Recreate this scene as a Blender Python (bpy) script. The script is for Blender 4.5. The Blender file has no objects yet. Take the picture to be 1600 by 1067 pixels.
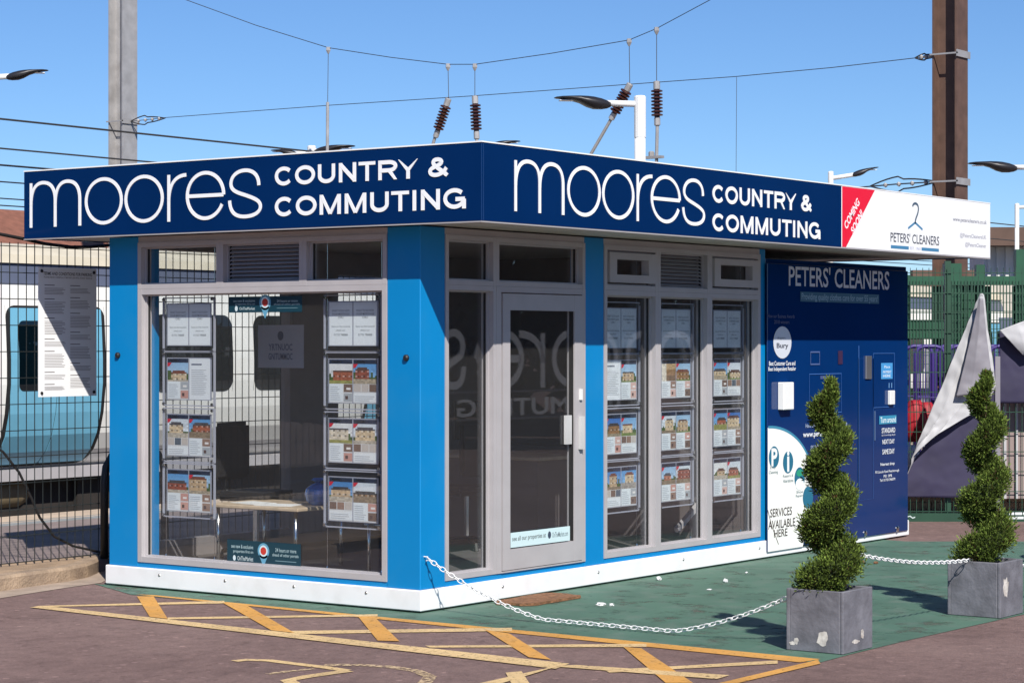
import bpy, bmesh, math, random
from mathutils import Vector, Matrix
random.seed(7)
R = math.radians
SC = bpy.context.scene
COL = SC.collection

# ------------------------------------------------------------------ camera
FPX = 3490.0                       # focal length in pixels of a 1600 px wide frame
AZ = math.atan2(.587, .81)         # heading of the camera; kiosk corner is the world origin
CAM = Vector((-11.67, -9.21, 1.8))
FWD = Vector((math.cos(AZ), math.sin(AZ), 0)); RGT = Vector((math.sin(AZ), -math.cos(AZ), 0)); UP = Vector((0, 0, 1))
cd = bpy.data.cameras.new('camera'); cam = bpy.data.objects.new('camera', cd); COL.objects.link(cam)
cam.location = CAM; cam.rotation_euler = (R(90), 0, AZ - R(90))
cd.sensor_width = 36; cd.lens = 36 * FPX / 1600; cd.shift_y = 1.5 / 1600
cd.clip_start = .1; cd.clip_end = 3000
SC.camera = cam

# ------------------------------------------------------------------ sky, sun, exposure
LX, LY = .70, .874                 # sideways travel of the light per metre of drop
sun_el = math.atan2(1, math.hypot(LX, LY))
W = bpy.data.worlds.new('World'); SC.world = W; W.use_nodes = True
nt = W.node_tree; bg = nt.nodes['Background']
sky = nt.nodes.new('ShaderNodeTexSky'); sky.sky_type = 'NISHITA'; sky.sun_disc = False
sky.sun_elevation = sun_el; sky.sun_rotation = math.atan2(-LX, -LY)
sky.altitude = 0; sky.air_density = .8; sky.dust_density = 0; sky.ozone_density = 10
nt.links.new(sky.outputs[0], bg.inputs[0]); bg.inputs[1].default_value = .077
sl = bpy.data.lights.new('sun', 'SUN'); so = bpy.data.objects.new('sun', sl); COL.objects.link(so)
sl.energy = 4.2; sl.angle = R(.5); sl.color = (1, .95, .87)
so.rotation_euler = Vector((LX, LY, -1)).to_track_quat('-Z', 'Y').to_euler(); so.location = (-6, -8, 12)
SC.view_settings.view_transform = 'Standard'; SC.view_settings.look = 'None'; SC.view_settings.gamma = 1
SC.view_settings.exposure = .55
SC.cycles.max_bounces = 8; SC.cycles.transparent_max_bounces = 24

# ------------------------------------------------------------------ survey helpers: a sight line met with a real plane
def ray(px, py): return FWD + RGT * ((px - 800) / FPX) + UP * ((535 - py) / FPX)
def onX(px, py, X): r = ray(px, py); return CAM + r * ((X - CAM.x) / r.x)
def onY(px, py, Y): r = ray(px, py); return CAM + r * ((Y - CAM.y) / r.y)
def onZ(px, py, z=0): r = ray(px, py); return CAM + r * ((z - CAM.z) / r.z)
def atD(px, py, d): return CAM + ray(px, py) * d

# ------------------------------------------------------------------ materials
def lin(c):
    return tuple(((x / 255) / 12.92 if x / 255 <= .04045 else ((x / 255 + .055) / 1.055) ** 2.4) for x in c)
MATS = {}
def mat(name, col, rough=.6, metal=0, var=.12, scale=3, bump=0, bscale=40, spec=.5, coat=0, dirt=None, dscale=1.5, damt=.5):
    m = bpy.data.materials.new(name); m.use_nodes = True; n = m.node_tree.nodes; L = m.node_tree.links
    b = n['Principled BSDF']; b.inputs['Roughness'].default_value = rough; b.inputs['Metallic'].default_value = metal
    b.inputs['Specular IOR Level'].default_value = spec
    if coat: b.inputs['Coat Weight'].default_value = coat; b.inputs['Coat Roughness'].default_value = .05
    g = n.new('ShaderNodeNewGeometry')
    def noise(s, det=5):
        t = n.new('ShaderNodeTexNoise'); t.inputs['Scale'].default_value = s; t.inputs['Detail'].default_value = det
        L.new(g.outputs['Position'], t.inputs['Vector']); return t
    def mix(f, a, c):
        x = n.new('ShaderNodeMix'); x.data_type = 'RGBA'
        if isinstance(f, float): x.inputs[0].default_value = f
        else: L.new(f, x.inputs[0])
        for v, k in ((a, 6), (c, 7)):
            if isinstance(v, tuple): x.inputs[k].default_value = (*v[:3], 1)
            else: L.new(v, x.inputs[k])
        return x.outputs[2]
    out = None
    if var:
        t = noise(scale); r = n.new('ShaderNodeMapRange'); r.inputs[1].default_value = .3; r.inputs[2].default_value = .7
        L.new(t.outputs[0], r.inputs[0])
        out = mix(r.outputs[0], tuple(c * (1 - var) for c in col), tuple(min(1, c * (1 + var)) for c in col))
    if dirt:
        t = noise(dscale, 8); r = n.new('ShaderNodeMapRange'); r.inputs[1].default_value = .5; r.inputs[2].default_value = .75; r.inputs[4].default_value = damt
        L.new(t.outputs[0], r.inputs[0]); out = mix(r.outputs[0], out or tuple(col), tuple(dirt))
    if out: L.new(out, b.inputs['Base Color'])
    else: b.inputs['Base Color'].default_value = (*col, 1)
    if bump:
        t = noise(bscale, 6); bp = n.new('ShaderNodeBump'); bp.inputs['Strength'].default_value = bump; bp.inputs['Distance'].default_value = .02
        L.new(t.outputs[0], bp.inputs['Height']); L.new(bp.outputs[0], b.inputs['Normal'])
    MATS[name] = m; return m

def asphalt():
    m = bpy.data.materials.new('asphalt'); m.use_nodes = True; n = m.node_tree.nodes; L = m.node_tree.links; b = n['Principled BSDF']
    g = n.new('ShaderNodeNewGeometry')
    def noise(s, det=4, rough=.6):
        t = n.new('ShaderNodeTexNoise'); t.inputs['Scale'].default_value = s; t.inputs['Detail'].default_value = det; t.inputs['Roughness'].default_value = rough
        L.new(g.outputs['Position'], t.inputs['Vector']); return t.outputs[0]
    def ramp(f, stops):
        r = n.new('ShaderNodeValToRGB'); L.new(f, r.inputs[0]); e = r.color_ramp.elements
        while len(e) < len(stops): e.new(.5)
        for k, (p, c) in enumerate(stops): e[k].position = p; e[k].color = (*c, 1)
        return r.outputs[0]
    def mul(a, c, f=1.0, mode='MULTIPLY'):
        x = n.new('ShaderNodeMix'); x.data_type = 'RGBA'; x.blend_type = mode; x.inputs[0].default_value = f
        L.new(a, x.inputs[6]); L.new(c, x.inputs[7]); return x.outputs[2]
    base = ramp(noise(.55, 6), [(.3, (.160, .104, .095)), (.5, (.196, .130, .119)), (.72, (.234, .160, .146))])
    grain = ramp(noise(70, 5, .75), [(.3, (.55, .55, .55)), (.5, (1, 1, 1)), (.66, (1.15, 1.13, 1.1)), (.72, (1.9, 1.85, 1.8))])
    c = mul(base, grain, .8)
    def dots(sc, rad, thr, amp):
        v = n.new('ShaderNodeTexVoronoi'); v.inputs['Scale'].default_value = sc; L.new(g.outputs['Position'], v.inputs['Vector'])
        d = n.new('ShaderNodeMath'); d.operation = 'LESS_THAN'; d.inputs[1].default_value = rad; L.new(v.outputs['Distance'], d.inputs[0])
        sx = n.new('ShaderNodeSeparateColor'); L.new(v.outputs['Color'], sx.inputs[0])
        q = n.new('ShaderNodeMath'); q.operation = 'GREATER_THAN'; q.inputs[1].default_value = thr; L.new(sx.outputs[0], q.inputs[0])
        m2 = n.new('ShaderNodeMath'); m2.operation = 'MULTIPLY'; L.new(d.outputs[0], m2.inputs[0]); L.new(q.outputs[0], m2.inputs[1])
        return ramp(m2.outputs[0], [(0, (1, 1, 1)), (1, amp)])
    c = mul(c, dots(11, .22, .80, (1.45, 1.45, 1.45))); c = mul(c, dots(16, .30, .8, (.8, .79, .79))); c = mul(c, dots(26, .35, .65, (1.16, 1.16, 1.16)))
    c = mul(c, ramp(noise(9, 5, .8), [(.35, (.8, .8, .8)), (.5, (1, 1, 1)), (.65, (1.15, 1.14, 1.13))]))
    st = ramp(noise(2.2, 9, .7), [(.0, (.55, .55, .57)), (.36, (.72, .72, .74)), (.46, (1, 1, 1)), (1, (1.05, 1.03, 1.0))])
    c = mul(c, st, .45)
    L.new(c, b.inputs['Base Color']); b.inputs['Roughness'].default_value = .9; b.inputs['Specular IOR Level'].default_value = .25
    bp = n.new('ShaderNodeBump'); bp.inputs['Strength'].default_value = .6; bp.inputs['Distance'].default_value = .01
    L.new(noise(90, 4), bp.inputs['Height']); L.new(bp.outputs[0], b.inputs['Normal'])
    MATS['asphalt'] = m; return m

def worn_paint(name, col, wear=.35, scale=18, col2=None, rough=.8, soft=.08):
    """paint on the road, worn through in specks"""
    m = mat(name, col, rough, var=.15, scale=2, dirt=col2 or tuple(c * .6 for c in col), dscale=5, damt=.5)
    n = m.node_tree.nodes; L = m.node_tree.links; b = n['Principled BSDF']; o = n['Material Output']
    g = n.new('ShaderNodeNewGeometry'); t = n.new('ShaderNodeTexNoise'); t.inputs['Scale'].default_value = scale; t.inputs['Detail'].default_value = 9; t.inputs['Roughness'].default_value = .75
    L.new(g.outputs['Position'], t.inputs['Vector'])
    r = n.new('ShaderNodeMapRange'); r.inputs[1].default_value = wear - soft * .4; r.inputs[2].default_value = wear + soft * .6
    L.new(t.outputs[0], r.inputs[0])
    tr = n.new('ShaderNodeBsdfTransparent'); mx = n.new('ShaderNodeMixShader')
    L.new(r.outputs[0], mx.inputs[0]); L.new(tr.outputs[0], mx.inputs[1]); L.new(b.outputs[0], mx.inputs[2]); L.new(mx.outputs[0], o.inputs[0])
    return m

def glassy(name, tint, ior=1.5, rough=.0, haze=0):
    m = bpy.data.materials.new(name); m.use_nodes = True; n = m.node_tree.nodes; L = m.node_tree.links
    n.remove(n['Principled BSDF']); o = n['Material Output']
    tr = n.new('ShaderNodeBsdfTransparent'); tr.inputs[0].default_value = (*tint, 1)
    gl = n.new('ShaderNodeBsdfGlossy'); gl.inputs['Roughness'].default_value = rough; gl.inputs[0].default_value = (.95, .97, 1, 1)
    lw = n.new('ShaderNodeLayerWeight'); lw.inputs[0].default_value = .5; r0 = ((ior - 1) / (ior + 1)) ** 2
    pw = n.new('ShaderNodeMath'); pw.operation = 'POWER'; pw.inputs[1].default_value = 5; L.new(lw.outputs['Facing'], pw.inputs[0])
    fr = n.new('ShaderNodeMath'); fr.operation = 'MULTIPLY_ADD'; fr.inputs[1].default_value = 1 - r0; fr.inputs[2].default_value = r0; L.new(pw.outputs[0], fr.inputs[0])
    if haze:                                                  # pale diffuse veil standing in for layered reflections in the pane
        df = n.new('ShaderNodeBsdfDiffuse'); df.inputs[0].default_value = (.75, .72, .72, 1); h2 = n.new('ShaderNodeMixShader'); h2.inputs[0].default_value = haze
        L.new(tr.outputs[0], h2.inputs[1]); L.new(df.outputs[0], h2.inputs[2]); tr = h2
    mx = n.new('ShaderNodeMixShader'); L.new(fr.outputs[0], mx.inputs[0]); L.new(tr.outputs[0], mx.inputs[1]); L.new(gl.outputs[0], mx.inputs[2]); L.new(mx.outputs[0], o.inputs[0])
    MATS[name] = m; return m

def colour_attr(name, rough=.4, spec=.5, var=0):
    m = bpy.data.materials.new(name); m.use_nodes = True; n = m.node_tree.nodes; L = m.node_tree.links; b = n['Principled BSDF']
    a = n.new('ShaderNodeVertexColor'); a.layer_name = 'Col'; b.inputs['Roughness'].default_value = rough; b.inputs['Specular IOR Level'].default_value = spec
    L.new(a.outputs[0], b.inputs['Base Color']); MATS[name] = m; return m

asphalt()
glassy('glass', (.965, .975, .975), 1.5, 0, .012); glassy('acrylic', (.97, .975, .98), 1.25); glassy('train_glass', (.10, .12, .13), 1.6)
colour_attr('print', .35); colour_attr('print_matt', .7, .3)
mat('blue', (.0, .205, .50), .45, var=.05, scale=1.2, spec=.35, dirt=(.02, .215, .46), dscale=2.5, damt=.5, bump=.03, bscale=2)
mat('navy', (.0015, .021, .095), .13, var=.08, scale=1.2, spec=.5, bump=.06, bscale=1.4)
mat('navy_panel', (.002, .028, .130), .09, var=.10, scale=.9, spec=.5, bump=.10, bscale=1.1)
mat('white_paint', (.80, .80, .81), .5, var=.03, dirt=(.55, .53, .50), dscale=7, damt=.22)
mat('white_sign', (.85, .86, .87), .3, var=0)
mat('letter_white', (.86, .87, .88), .4, var=0)
mat('red_sign', (.70, .012, .035), .3, var=0)
mat('frame', (.40, .380, .392), .45, var=.05, scale=5, spec=.4)
mat('soffit', (.50, .46, .42), .6, var=.12, scale=3, dirt=(.3, .27, .24), dscale=2)
mat('roof_felt', (.12, .12, .12), .9)
mat('dark_void', (.02, .02, .022), .8, var=0)
mat('inside_wall', (.24, .215, .215), .7, var=.1)
mat('inside_dark', (.13, .112, .112), .7, var=.1)
mat('inside_floor', (.11, .10, .10), .6, var=.2)
mat('chrome', (.62, .62, .62), .2, 1, var=0)
mat('steel', (.45, .45, .46), .35, .9, var=.1)
mat('black_plastic', (.012, .012, .013), .5, var=0)
mat('black_rubber', (.015, .014, .014), .6, var=.1)
mat('lamp_head', (.018, .017, .02), .4, var=.1)
mat('lamp_white', (.78, .78, .77), .4, var=.04)
mat('light_wood', (.52, .40, .28), .5, var=.15, scale=12)
mat('galvanised', (.40, .39, .39), .5, .3, var=.15, scale=4, dirt=(.25, .23, .22), dscale=3)
mat('rust_brown', (.115, .066, .048), .65, var=.2, scale=5, dirt=(.07, .035, .025), dscale=2)
mat('insulator', (.05, .016, .012), .25, var=.1)
mat('wire', (.03, .03, .033), .6, var=0)
mat('fence_dark', (.018, .022, .022), .55, var=.1)
mat('fence_green', (.012, .055, .03), .5, var=.15)
mat('green_steel', (.010, .075, .036), .5, var=.2, scale=3)
mat('gate_sheet', (.008, .042, .024), .6, var=.3, scale=4)
mat('purple', (.045, .025, .17), .45, var=.1)
mat('red_bag', (.34, .010, .020), .6, var=.25, scale=8)
mat('pink_paving', (.23, .165, .145), .9, var=.2, scale=3, bump=.3)
mat('sand_paving', (.36, .25, .16), .9, var=.25, scale=4, bump=.4, bscale=60, dirt=(.2, .14, .1), dscale=6)
mat('kerb_stone', (.33, .24, .165), .9, var=.25, scale=6, bump=.5, bscale=50, dirt=(.17, .12, .09), dscale=4)
mat('gutter', (.36, .28, .22), .9, var=.2, scale=5, bump=.3, dirt=(.2, .15, .13), dscale=3)
mat('coping', (.50, .39, .29), .85, var=.15, scale=3)
mat('tactile', (.24, .25, .25), .85, var=.2, scale=8)
mat('platform', (.21, .165, .155), .9, var=.2, scale=2, bump=.2)
mat('ballast', (.10, .08, .065), .95, var=.4, scale=14, bump=1, bscale=25)
mat('far_ground', (.10, .12, .06), .95, var=.3)
mat('rail', (.12, .06, .035), .6, .5)
mat('green_paint_solid', (.03, .11, .085), .8)
worn_paint('green_paint', (.072, .148, .106), .355, 3.2, (.16, .19, .165), .7, .2)
worn_paint('yellow_bright', (.60, .30, .065), .36, 30, (.46, .27, .11), .8, .14)
worn_paint('yellow_pale', (.64, .45, .22), .39, 34, (.48, .34, .20), .8, .14)
worn_paint('yellow_faint', (.55, .40, .24), .475, 34)
mat('train_white', (.82, .81, .77), .3, var=.04, scale=.8, dirt=(.55, .52, .46), dscale=1.2, damt=.4)
mat('train_blue', (.16, .42, .58), .3, var=.06)
mat('train_band', (.095, .11, .16), .4, var=.08)
mat('train_roof', (.60, .54, .42), .6, var=.12, scale=2)
mat('underframe', (.022, .018, .016), .8, var=.3)
mat('tank', (.22, .17, .10), .7, var=.2)
mat('roof_tile', (.21, .085, .055), .85, var=.2, scale=6)
mat('brick_wall', (.26, .14, .09), .9, var=.2, scale=6)
mat('tan_canopy', (.50, .30, .14), .7)
mat('cream_wall', (.50, .46, .40), .8, var=.08)
mat('white_clad', (.62, .61, .60), .6, var=.08)
mat('brown_roof', (.10, .06, .045), .8)
mat('tarp', (.44, .44, .46), .55, var=.06, scale=2)
mat('tarp_grey', (.22, .21, .24), .55, var=.08)
mat('banner_navy', (.026, .022, .060), .7, var=.15, scale=4)
mat('taupe_board', (.27, .21, .20), .8, var=.08)
mat('tan_brick', (.42, .27, .15), .9, var=.2, scale=8)
mat('slate', (.135, .135, .155), .75, var=.25, scale=9, bump=.25, bscale=30, dirt=(.24, .24, .27), dscale=5, damt=.6)
mat('bare_plaster', (.55, .52, .48), .9, var=.3, scale=25, dirt=(.25, .2, .17), dscale=30, damt=.8)
mat('soil', (.03, .02, .014), .95)
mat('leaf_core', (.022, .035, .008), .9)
mat('bark', (.07, .045, .03), .9)
mat('chain_white', (.82, .82, .82), .4, var=0)
mat('coir', (.22, .105, .05), .95, var=.4, scale=30, bump=.8, bscale=80)
mat('paper', (.72, .72, .72), .8, var=.08)
mat('blue_wrap', (.06, .16, .45), .15, var=.5, scale=14)
mat('seat_dark', (.015, .013, .014), .7)
mat('plate_grey', (.50, .50, .50), .4)
mat('cloud_grey', (.34, .35, .42), .5, var=.03)

def leaf_material():
    m = bpy.data.materials.new('leaf'); m.use_nodes = True; n = m.node_tree.nodes; L = m.node_tree.links; b = n['Principled BSDF']; o = n['Material Output']
    a = n.new('ShaderNodeVertexColor'); a.layer_name = 'Col'; L.new(a.outputs[0], b.inputs['Base Color'])
    b.inputs['Roughness'].default_value = .6; b.inputs['Specular IOR Level'].default_value = .25
    t = n.new('ShaderNodeBsdfTranslucent'); L.new(a.outputs[0], t.inputs[0])
    mx = n.new('ShaderNodeMixShader'); mx.inputs[0].default_value = .25
    L.new(b.outputs[0], mx.inputs[1]); L.new(t.outputs[0], mx.inputs[2]); L.new(mx.outputs[0], o.inputs[0]); MATS['leaf'] = m
leaf_material()
# corrugated white wall cladding gets its ribs as geometry further down

# ------------------------------------------------------------------ object helpers
ORG = {}
def empty(name, loc):
    o = bpy.data.objects.new(name, None); COL.objects.link(o); o.location = loc; o.empty_display_size = .1
    ORG[o.name] = Vector(loc); return o
def tag(o, label=None, cat=None, group=None, kind=None):
    if label: o['label'] = label
    if cat: o['category'] = cat
    if group: o['group'] = group
    if kind: o['kind'] = kind
    return o
class MB:
    def __init__(s): s.v = []; s.f = []; s.c = []
    def face(s, pts, col=None):
        i = len(s.v); s.v += [Vector(p) for p in pts]; s.f.append(tuple(range(i, i + len(pts)))); s.c.append(col); return s
    def mesh(s, vs, fs, col=None):
        i = len(s.v); s.v += [Vector(p) for p in vs]; s.f += [tuple(k + i for k in f) for f in fs]; s.c += [col] * len(fs); return s
    def box(s, x0, x1, y0, y1, z0, z1, col=None):
        x0, x1 = sorted((x0, x1)); y0, y1 = sorted((y0, y1)); z0, z1 = sorted((z0, z1))
        vs = [(x, y, z) for z in (z0, z1) for y in (y0, y1) for x in (x0, x1)]
        return s.mesh(vs, [(0, 2, 3, 1), (4, 5, 7, 6), (0, 1, 5, 4), (2, 6, 7, 3), (0, 4, 6, 2), (1, 3, 7, 5)], col)
    def bbox(s, x0, x1, y0, y1, z0, z1, r=.006, seg=1):
        bm = bmesh.new(); bmesh.ops.create_cube(bm, size=1)
        for v in bm.verts:
            v.co = Vector(((x0 + x1) / 2 + v.co.x * abs(x1 - x0), (y0 + y1) / 2 + v.co.y * abs(y1 - y0), (z0 + z1) / 2 + v.co.z * abs(z1 - z0)))
        bmesh.ops.bevel(bm, geom=bm.edges[:], offset=r, segments=seg, affect='EDGES')
        bm.verts.index_update(); s.mesh([v.co.copy() for v in bm.verts], [[v.index for v in f.verts] for f in bm.faces]); bm.free(); return s
    def obox(s, c, ax, ay, az):
        """box about c with half-axis vectors"""
        c = Vector(c); ax = Vector(ax); ay = Vector(ay); az = Vector(az)
        vs = [c + ax * i + ay * j + az * k for k in (-1, 1) for j in (-1, 1) for i in (-1, 1)]
        return s.mesh(vs, [(0, 2, 3, 1), (4, 5, 7, 6), (0, 1, 5, 4), (2, 6, 7, 3), (0, 4, 6, 2), (1, 3, 7, 5)])
    def tube(s, pts, r, n=6, cap=True):
        pts = [Vector(p) for p in pts]; rings = []; up = Vector((0, 0, 1)); prev = None
        rr = r if isinstance(r, (list, tuple)) else [r] * len(pts)
        for i, p in enumerate(pts):
            d = (pts[min(i + 1, len(pts) - 1)] - pts[max(i - 1, 0)])
            d = d.normalized() if d.length > 1e-9 else Vector((0, 0, 1))
            a = prev - d * prev.dot(d) if prev is not None else d.cross(up if abs(d.z) < .9 else Vector((1, 0, 0)))
            if a.length < 1e-6: a = d.orthogonal()
            a.normalize(); prev = a; b = d.cross(a)
            rings.append([p + (a * math.cos(2 * math.pi * k / n) + b * math.sin(2 * math.pi * k / n)) * rr[i] for k in range(n)])
        vs = [q for g in rings for q in g]; fs = []
        for i in range(len(pts) - 1):
            for k in range(n):
                fs.append((i * n + k, i * n + (k + 1) % n, (i + 1) * n + (k + 1) % n, (i + 1) * n + k))
        if cap: fs += [tuple(range(n - 1, -1, -1)), tuple(range((len(pts) - 1) * n, len(pts) * n))]
        return s.mesh(vs, fs)
    def lathe(s, p0, axis, prof, n=12):
        """prof: (distance along axis, radius)"""
        axis = Vector(axis).normalized(); p0 = Vector(p0)
        return s.tube_raw([(p0 + axis * t, r) for t, r in prof], axis, n)
    def tube_raw(s, rings, axis, n):
        a = axis.orthogonal().normalized(); b = axis.cross(a); vs = []; fs = []
        for p, r in rings:
            vs += [p + (a * math.cos(2 * math.pi * k / n) + b * math.sin(2 * math.pi * k / n)) * r for k in range(n)]
        for i in range(len(rings) - 1):
            for k in range(n): fs.append((i * n + k, i * n + (k + 1) % n, (i + 1) * n + (k + 1) % n, (i + 1) * n + k))
        fs += [tuple(range(n - 1, -1, -1)), tuple(range((len(rings) - 1) * n, len(rings) * n))]
        return s.mesh(vs, fs)
    def prism(s, outline, ext):
        """outline: points in order, ext: vector"""
        o = [Vector(p) for p in outline]; e = Vector(ext); n = len(o)
        return s.mesh(o + [p + e for p in o], [tuple(range(n - 1, -1, -1)), tuple(range(n, 2 * n))] + [(i, (i + 1) % n, n + (i + 1) % n, n + i) for i in range(n)])
    def build(s, name, m, parent=None, smooth=False, colour=False):
        org = ORG[parent.name] if parent else Vector((0, 0, 0))
        me = bpy.data.meshes.new(name); me.from_pydata([tuple(v - org) for v in s.v], [], s.f)
        if colour:
            at = me.color_attributes.new('Col', 'FLOAT_COLOR', 'CORNER'); k = 0
            for f, c in zip(s.f, s.c):
                c = c or (.5, .5, .5)
                for _ in f: at.data[k].color = (*c, 1); k += 1
        me.materials.append(MATS[m])
        if smooth:
            me.polygons.foreach_set('use_smooth', [True] * len(me.polygons))
        if not colour:
            bm = bmesh.new(); bm.from_mesh(me); bmesh.ops.recalc_face_normals(bm, faces=bm.faces[:]); bm.to_mesh(me); bm.free()
        me.update()
        o = bpy.data.objects.new(name, me); COL.objects.link(o)
        if parent: o.parent = parent; ORG[o.name] = org
        else: ORG[o.name] = Vector((0, 0, 0))
        return o
def box(name, m, parent, x0, x1, y0, y1, z0, z1): return MB().box(x0, x1, y0, y1, z0, z1).build(name, m, parent)
def bbox(name, m, parent, x0, x1, y0, y1, z0, z1, r=.005): return MB().bbox(x0, x1, y0, y1, z0, z1, r).build(name, m, parent)
def copy_tree(o, parent=None):
    c = o.copy(); COL.objects.link(c); c.parent = parent
    for ch in list(o.children): copy_tree(ch, c)
    return c
def struct(o): o['kind'] = 'structure'; return o

TC = {}
def text_geo(s, bold=0.0, shear=0.0):
    if (s, bold, shear) not in TC:
        c = bpy.data.curves.new('t', 'FONT'); c.body = s; c.offset = bold; c.shear = shear; c.resolution_u = 3; c.fill_mode = 'FRONT'
        ob = bpy.data.objects.new('t', c); me = bpy.data.meshes.new_from_object(ob)
        vs = [v.co.copy() for v in me.vertices]; fs = [tuple(p.vertices) for p in me.polygons]
        bpy.data.objects.remove(ob); bpy.data.meshes.remove(me); bpy.data.curves.remove(c)
        x0 = min(v.x for v in vs); x1 = max(v.x for v in vs); y0 = min(v.y for v in vs); y1 = max(v.y for v in vs)
        TC[(s, bold, shear)] = ([((v.x - x0) / (x1 - x0), (v.y - y0) / (y1 - y0)) for v in vs], fs, (x1 - x0) / (y1 - y0))
    return TC[(s, bold, shear)]
class Sheet(MB):
    """flat print: origin, across, up, out; polygons with colours stacked in thin layers"""
    def __init__(s, o, u, w, n, step=.0012):
        super().__init__(); s.o = Vector(o); s.u = Vector(u); s.w = Vector(w); s.n = Vector(n); s.k = 0; s.step = step
    def P(s, x, y, k=None): return s.o + s.u * x + s.w * y + s.n * ((s.k if k is None else k) * s.step)
    def layer(s): s.k += 1; return s
    def rect(s, x0, y0, x1, y1, c): return s.face([s.P(x0, y0), s.P(x1, y0), s.P(x1, y1), s.P(x0, y1)], lin(c))
    def poly(s, pts, c): return s.face([s.P(*p) for p in pts], lin(c))
    def disc(s, x, y, rx, ry, c, n=24, a0=0, a1=360):
        pts = [(x + rx * math.cos(R(a0 + (a1 - a0) * i / n)), y + ry * math.sin(R(a0 + (a1 - a0) * i / n))) for i in range(n + (0 if a1 - a0 == 360 else 1))]
        return s.poly(pts, c)
    def text(s, t, x0, y0, x1, y1, c, bold=0.0, rot=0, shear=0):
        vs, fs, _ = text_geo(t, bold, shear); cx, cy = (x0 + x1) / 2, (y0 + y1) / 2; ca, sa = math.cos(rot), math.sin(rot); q = []
        for a, b in vs:
            X = (a - .5) * (x1 - x0); Y = (b - .5) * (y1 - y0); q.append(s.P(cx + X * ca - Y * sa, cy + X * sa + Y * ca))
        return s.mesh(q, fs, lin(c))
    def lines(s, x0, y0, x1, y1, n, c, fill=.45, rag=.35, rnd=random):
        h = (y1 - y0) / n
        for i in range(n):
            e = x1 - (x1 - x0) * rnd.random() * rag; b = y1 - (i + 1) * h
            s.rect(x0, b, e, b + h * fill, c)
        return s
    def stroke(s, pts, w, c, closed=False):
        pts = [Vector((p[0], p[1])) for p in pts]; n = len(pts); L = []; Rr = []
        for i, p in enumerate(pts):
            a = pts[(i - 1) % n] if closed or i > 0 else p; b = pts[(i + 1) % n] if closed or i < n - 1 else p
            d = (b - a); d = d.normalized() if d.length else Vector((1, 0)); q = Vector((-d.y, d.x)) * w / 2
            L.append(p + q); Rr.append(p - q)
        for i in range(n if closed else n - 1):
            j = (i + 1) % n; s.face([s.P(*L[i]), s.P(*L[j]), s.P(*Rr[j]), s.P(*Rr[i])], lin(c))
        return s

def bez(pts, n=12):
    """piecewise cubic: p0 c c p1 c c p2 ..."""
    out = [Vector(pts[0])]
    for i in range(0, len(pts) - 1, 3):
        a, b, c, d = [Vector(p) for p in pts[i:i + 4]]
        for k in range(1, n + 1):
            t = k / n; out.append(a * (1 - t) ** 3 + b * 3 * t * (1 - t) ** 2 + c * 3 * t * t * (1 - t) + d * t ** 3)
    return out

# ================================================================== SETTING
def sheet(name, m, pts, z):
    return struct(MB().face([(p[0], p[1], z) for p in pts]).build(name, m))
sheet('car_park_ground', 'asphalt', [(-400, -400), (500, -400), (500, 3.7), (-400, 3.7)], 0)
g = MB()
gp = [onZ(*p) for p in ((143, 911), (205, 929), (700, 976), (1278, 1036), (1330, 1022), (1420, 1000), (1640, 951), (1640, 846), (1417, 846))]
gp = [(p.x, p.y) for p in gp] + [(7.3, 3.0), (-.02, 3.0)]
sheet('green_painted_ground', 'green_paint', gp, .003)
# raised pavement with kerb at the left, curving in behind the kiosk
kb = [onZ(-260, 966), onZ(-120, 943), onZ(0, 924), onZ(60, 915), onZ(110, 908), onZ(138, 902), onZ(152, 896), onZ(160, 888)]
pv = MB(); kt = .11
inner = []
for i, p in enumerate(kb):
    a = kb[max(i - 1, 0)]; b = kb[min(i + 1, len(kb) - 1)]; d = Vector((b.x - a.x, b.y - a.y, 0)).normalized(); nn = Vector((-d.y, d.x, 0))
    inner.append(Vector((p.x, p.y, 0)) + nn * .13)
k = MB()
for i in range(len(kb) - 1):
    a, b, c, d = kb[i], kb[i + 1], inner[i + 1], inner[i]
    e = Vector((0, 0, kt)); n1 = (d - a).normalized() * .02; n2 = (c - b).normalized() * .02; lo = Vector((0, 0, kt - .02))
    k.face([a, b, b + lo, a + lo]); k.face([a + lo, b + lo, b + n2 + e, a + n1 + e]); k.face([a + n1 + e, b + n2 + e, c + e, d + e])
struct(k.build('kerb', 'kerb_stone'))
pz = kt - .004
pts = [(p.x, p.y) for p in inner]
sheet('pavement', 'sand_paving', pts + [(pts[-1][0] + .6, 3.02), (pts[-1][0] + .6, 3.95), (-18, 3.95)], pz)
gt = [(p.x, p.y) for p in kb]
go = []
for i, p in enumerate(kb):
    a = kb[max(i - 1, 0)]; b = kb[min(i + 1, len(kb) - 1)]; d = Vector((b.x - a.x, b.y - a.y)).normalized(); w = .28 * (1 if i < 5 else (.6, .3, .1)[i - 5])
    go.append((p.x + d.y * w, p.y - d.x * w))
sheet('concrete_gutter', 'gutter', gt + go[::-1], .0036)
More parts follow.
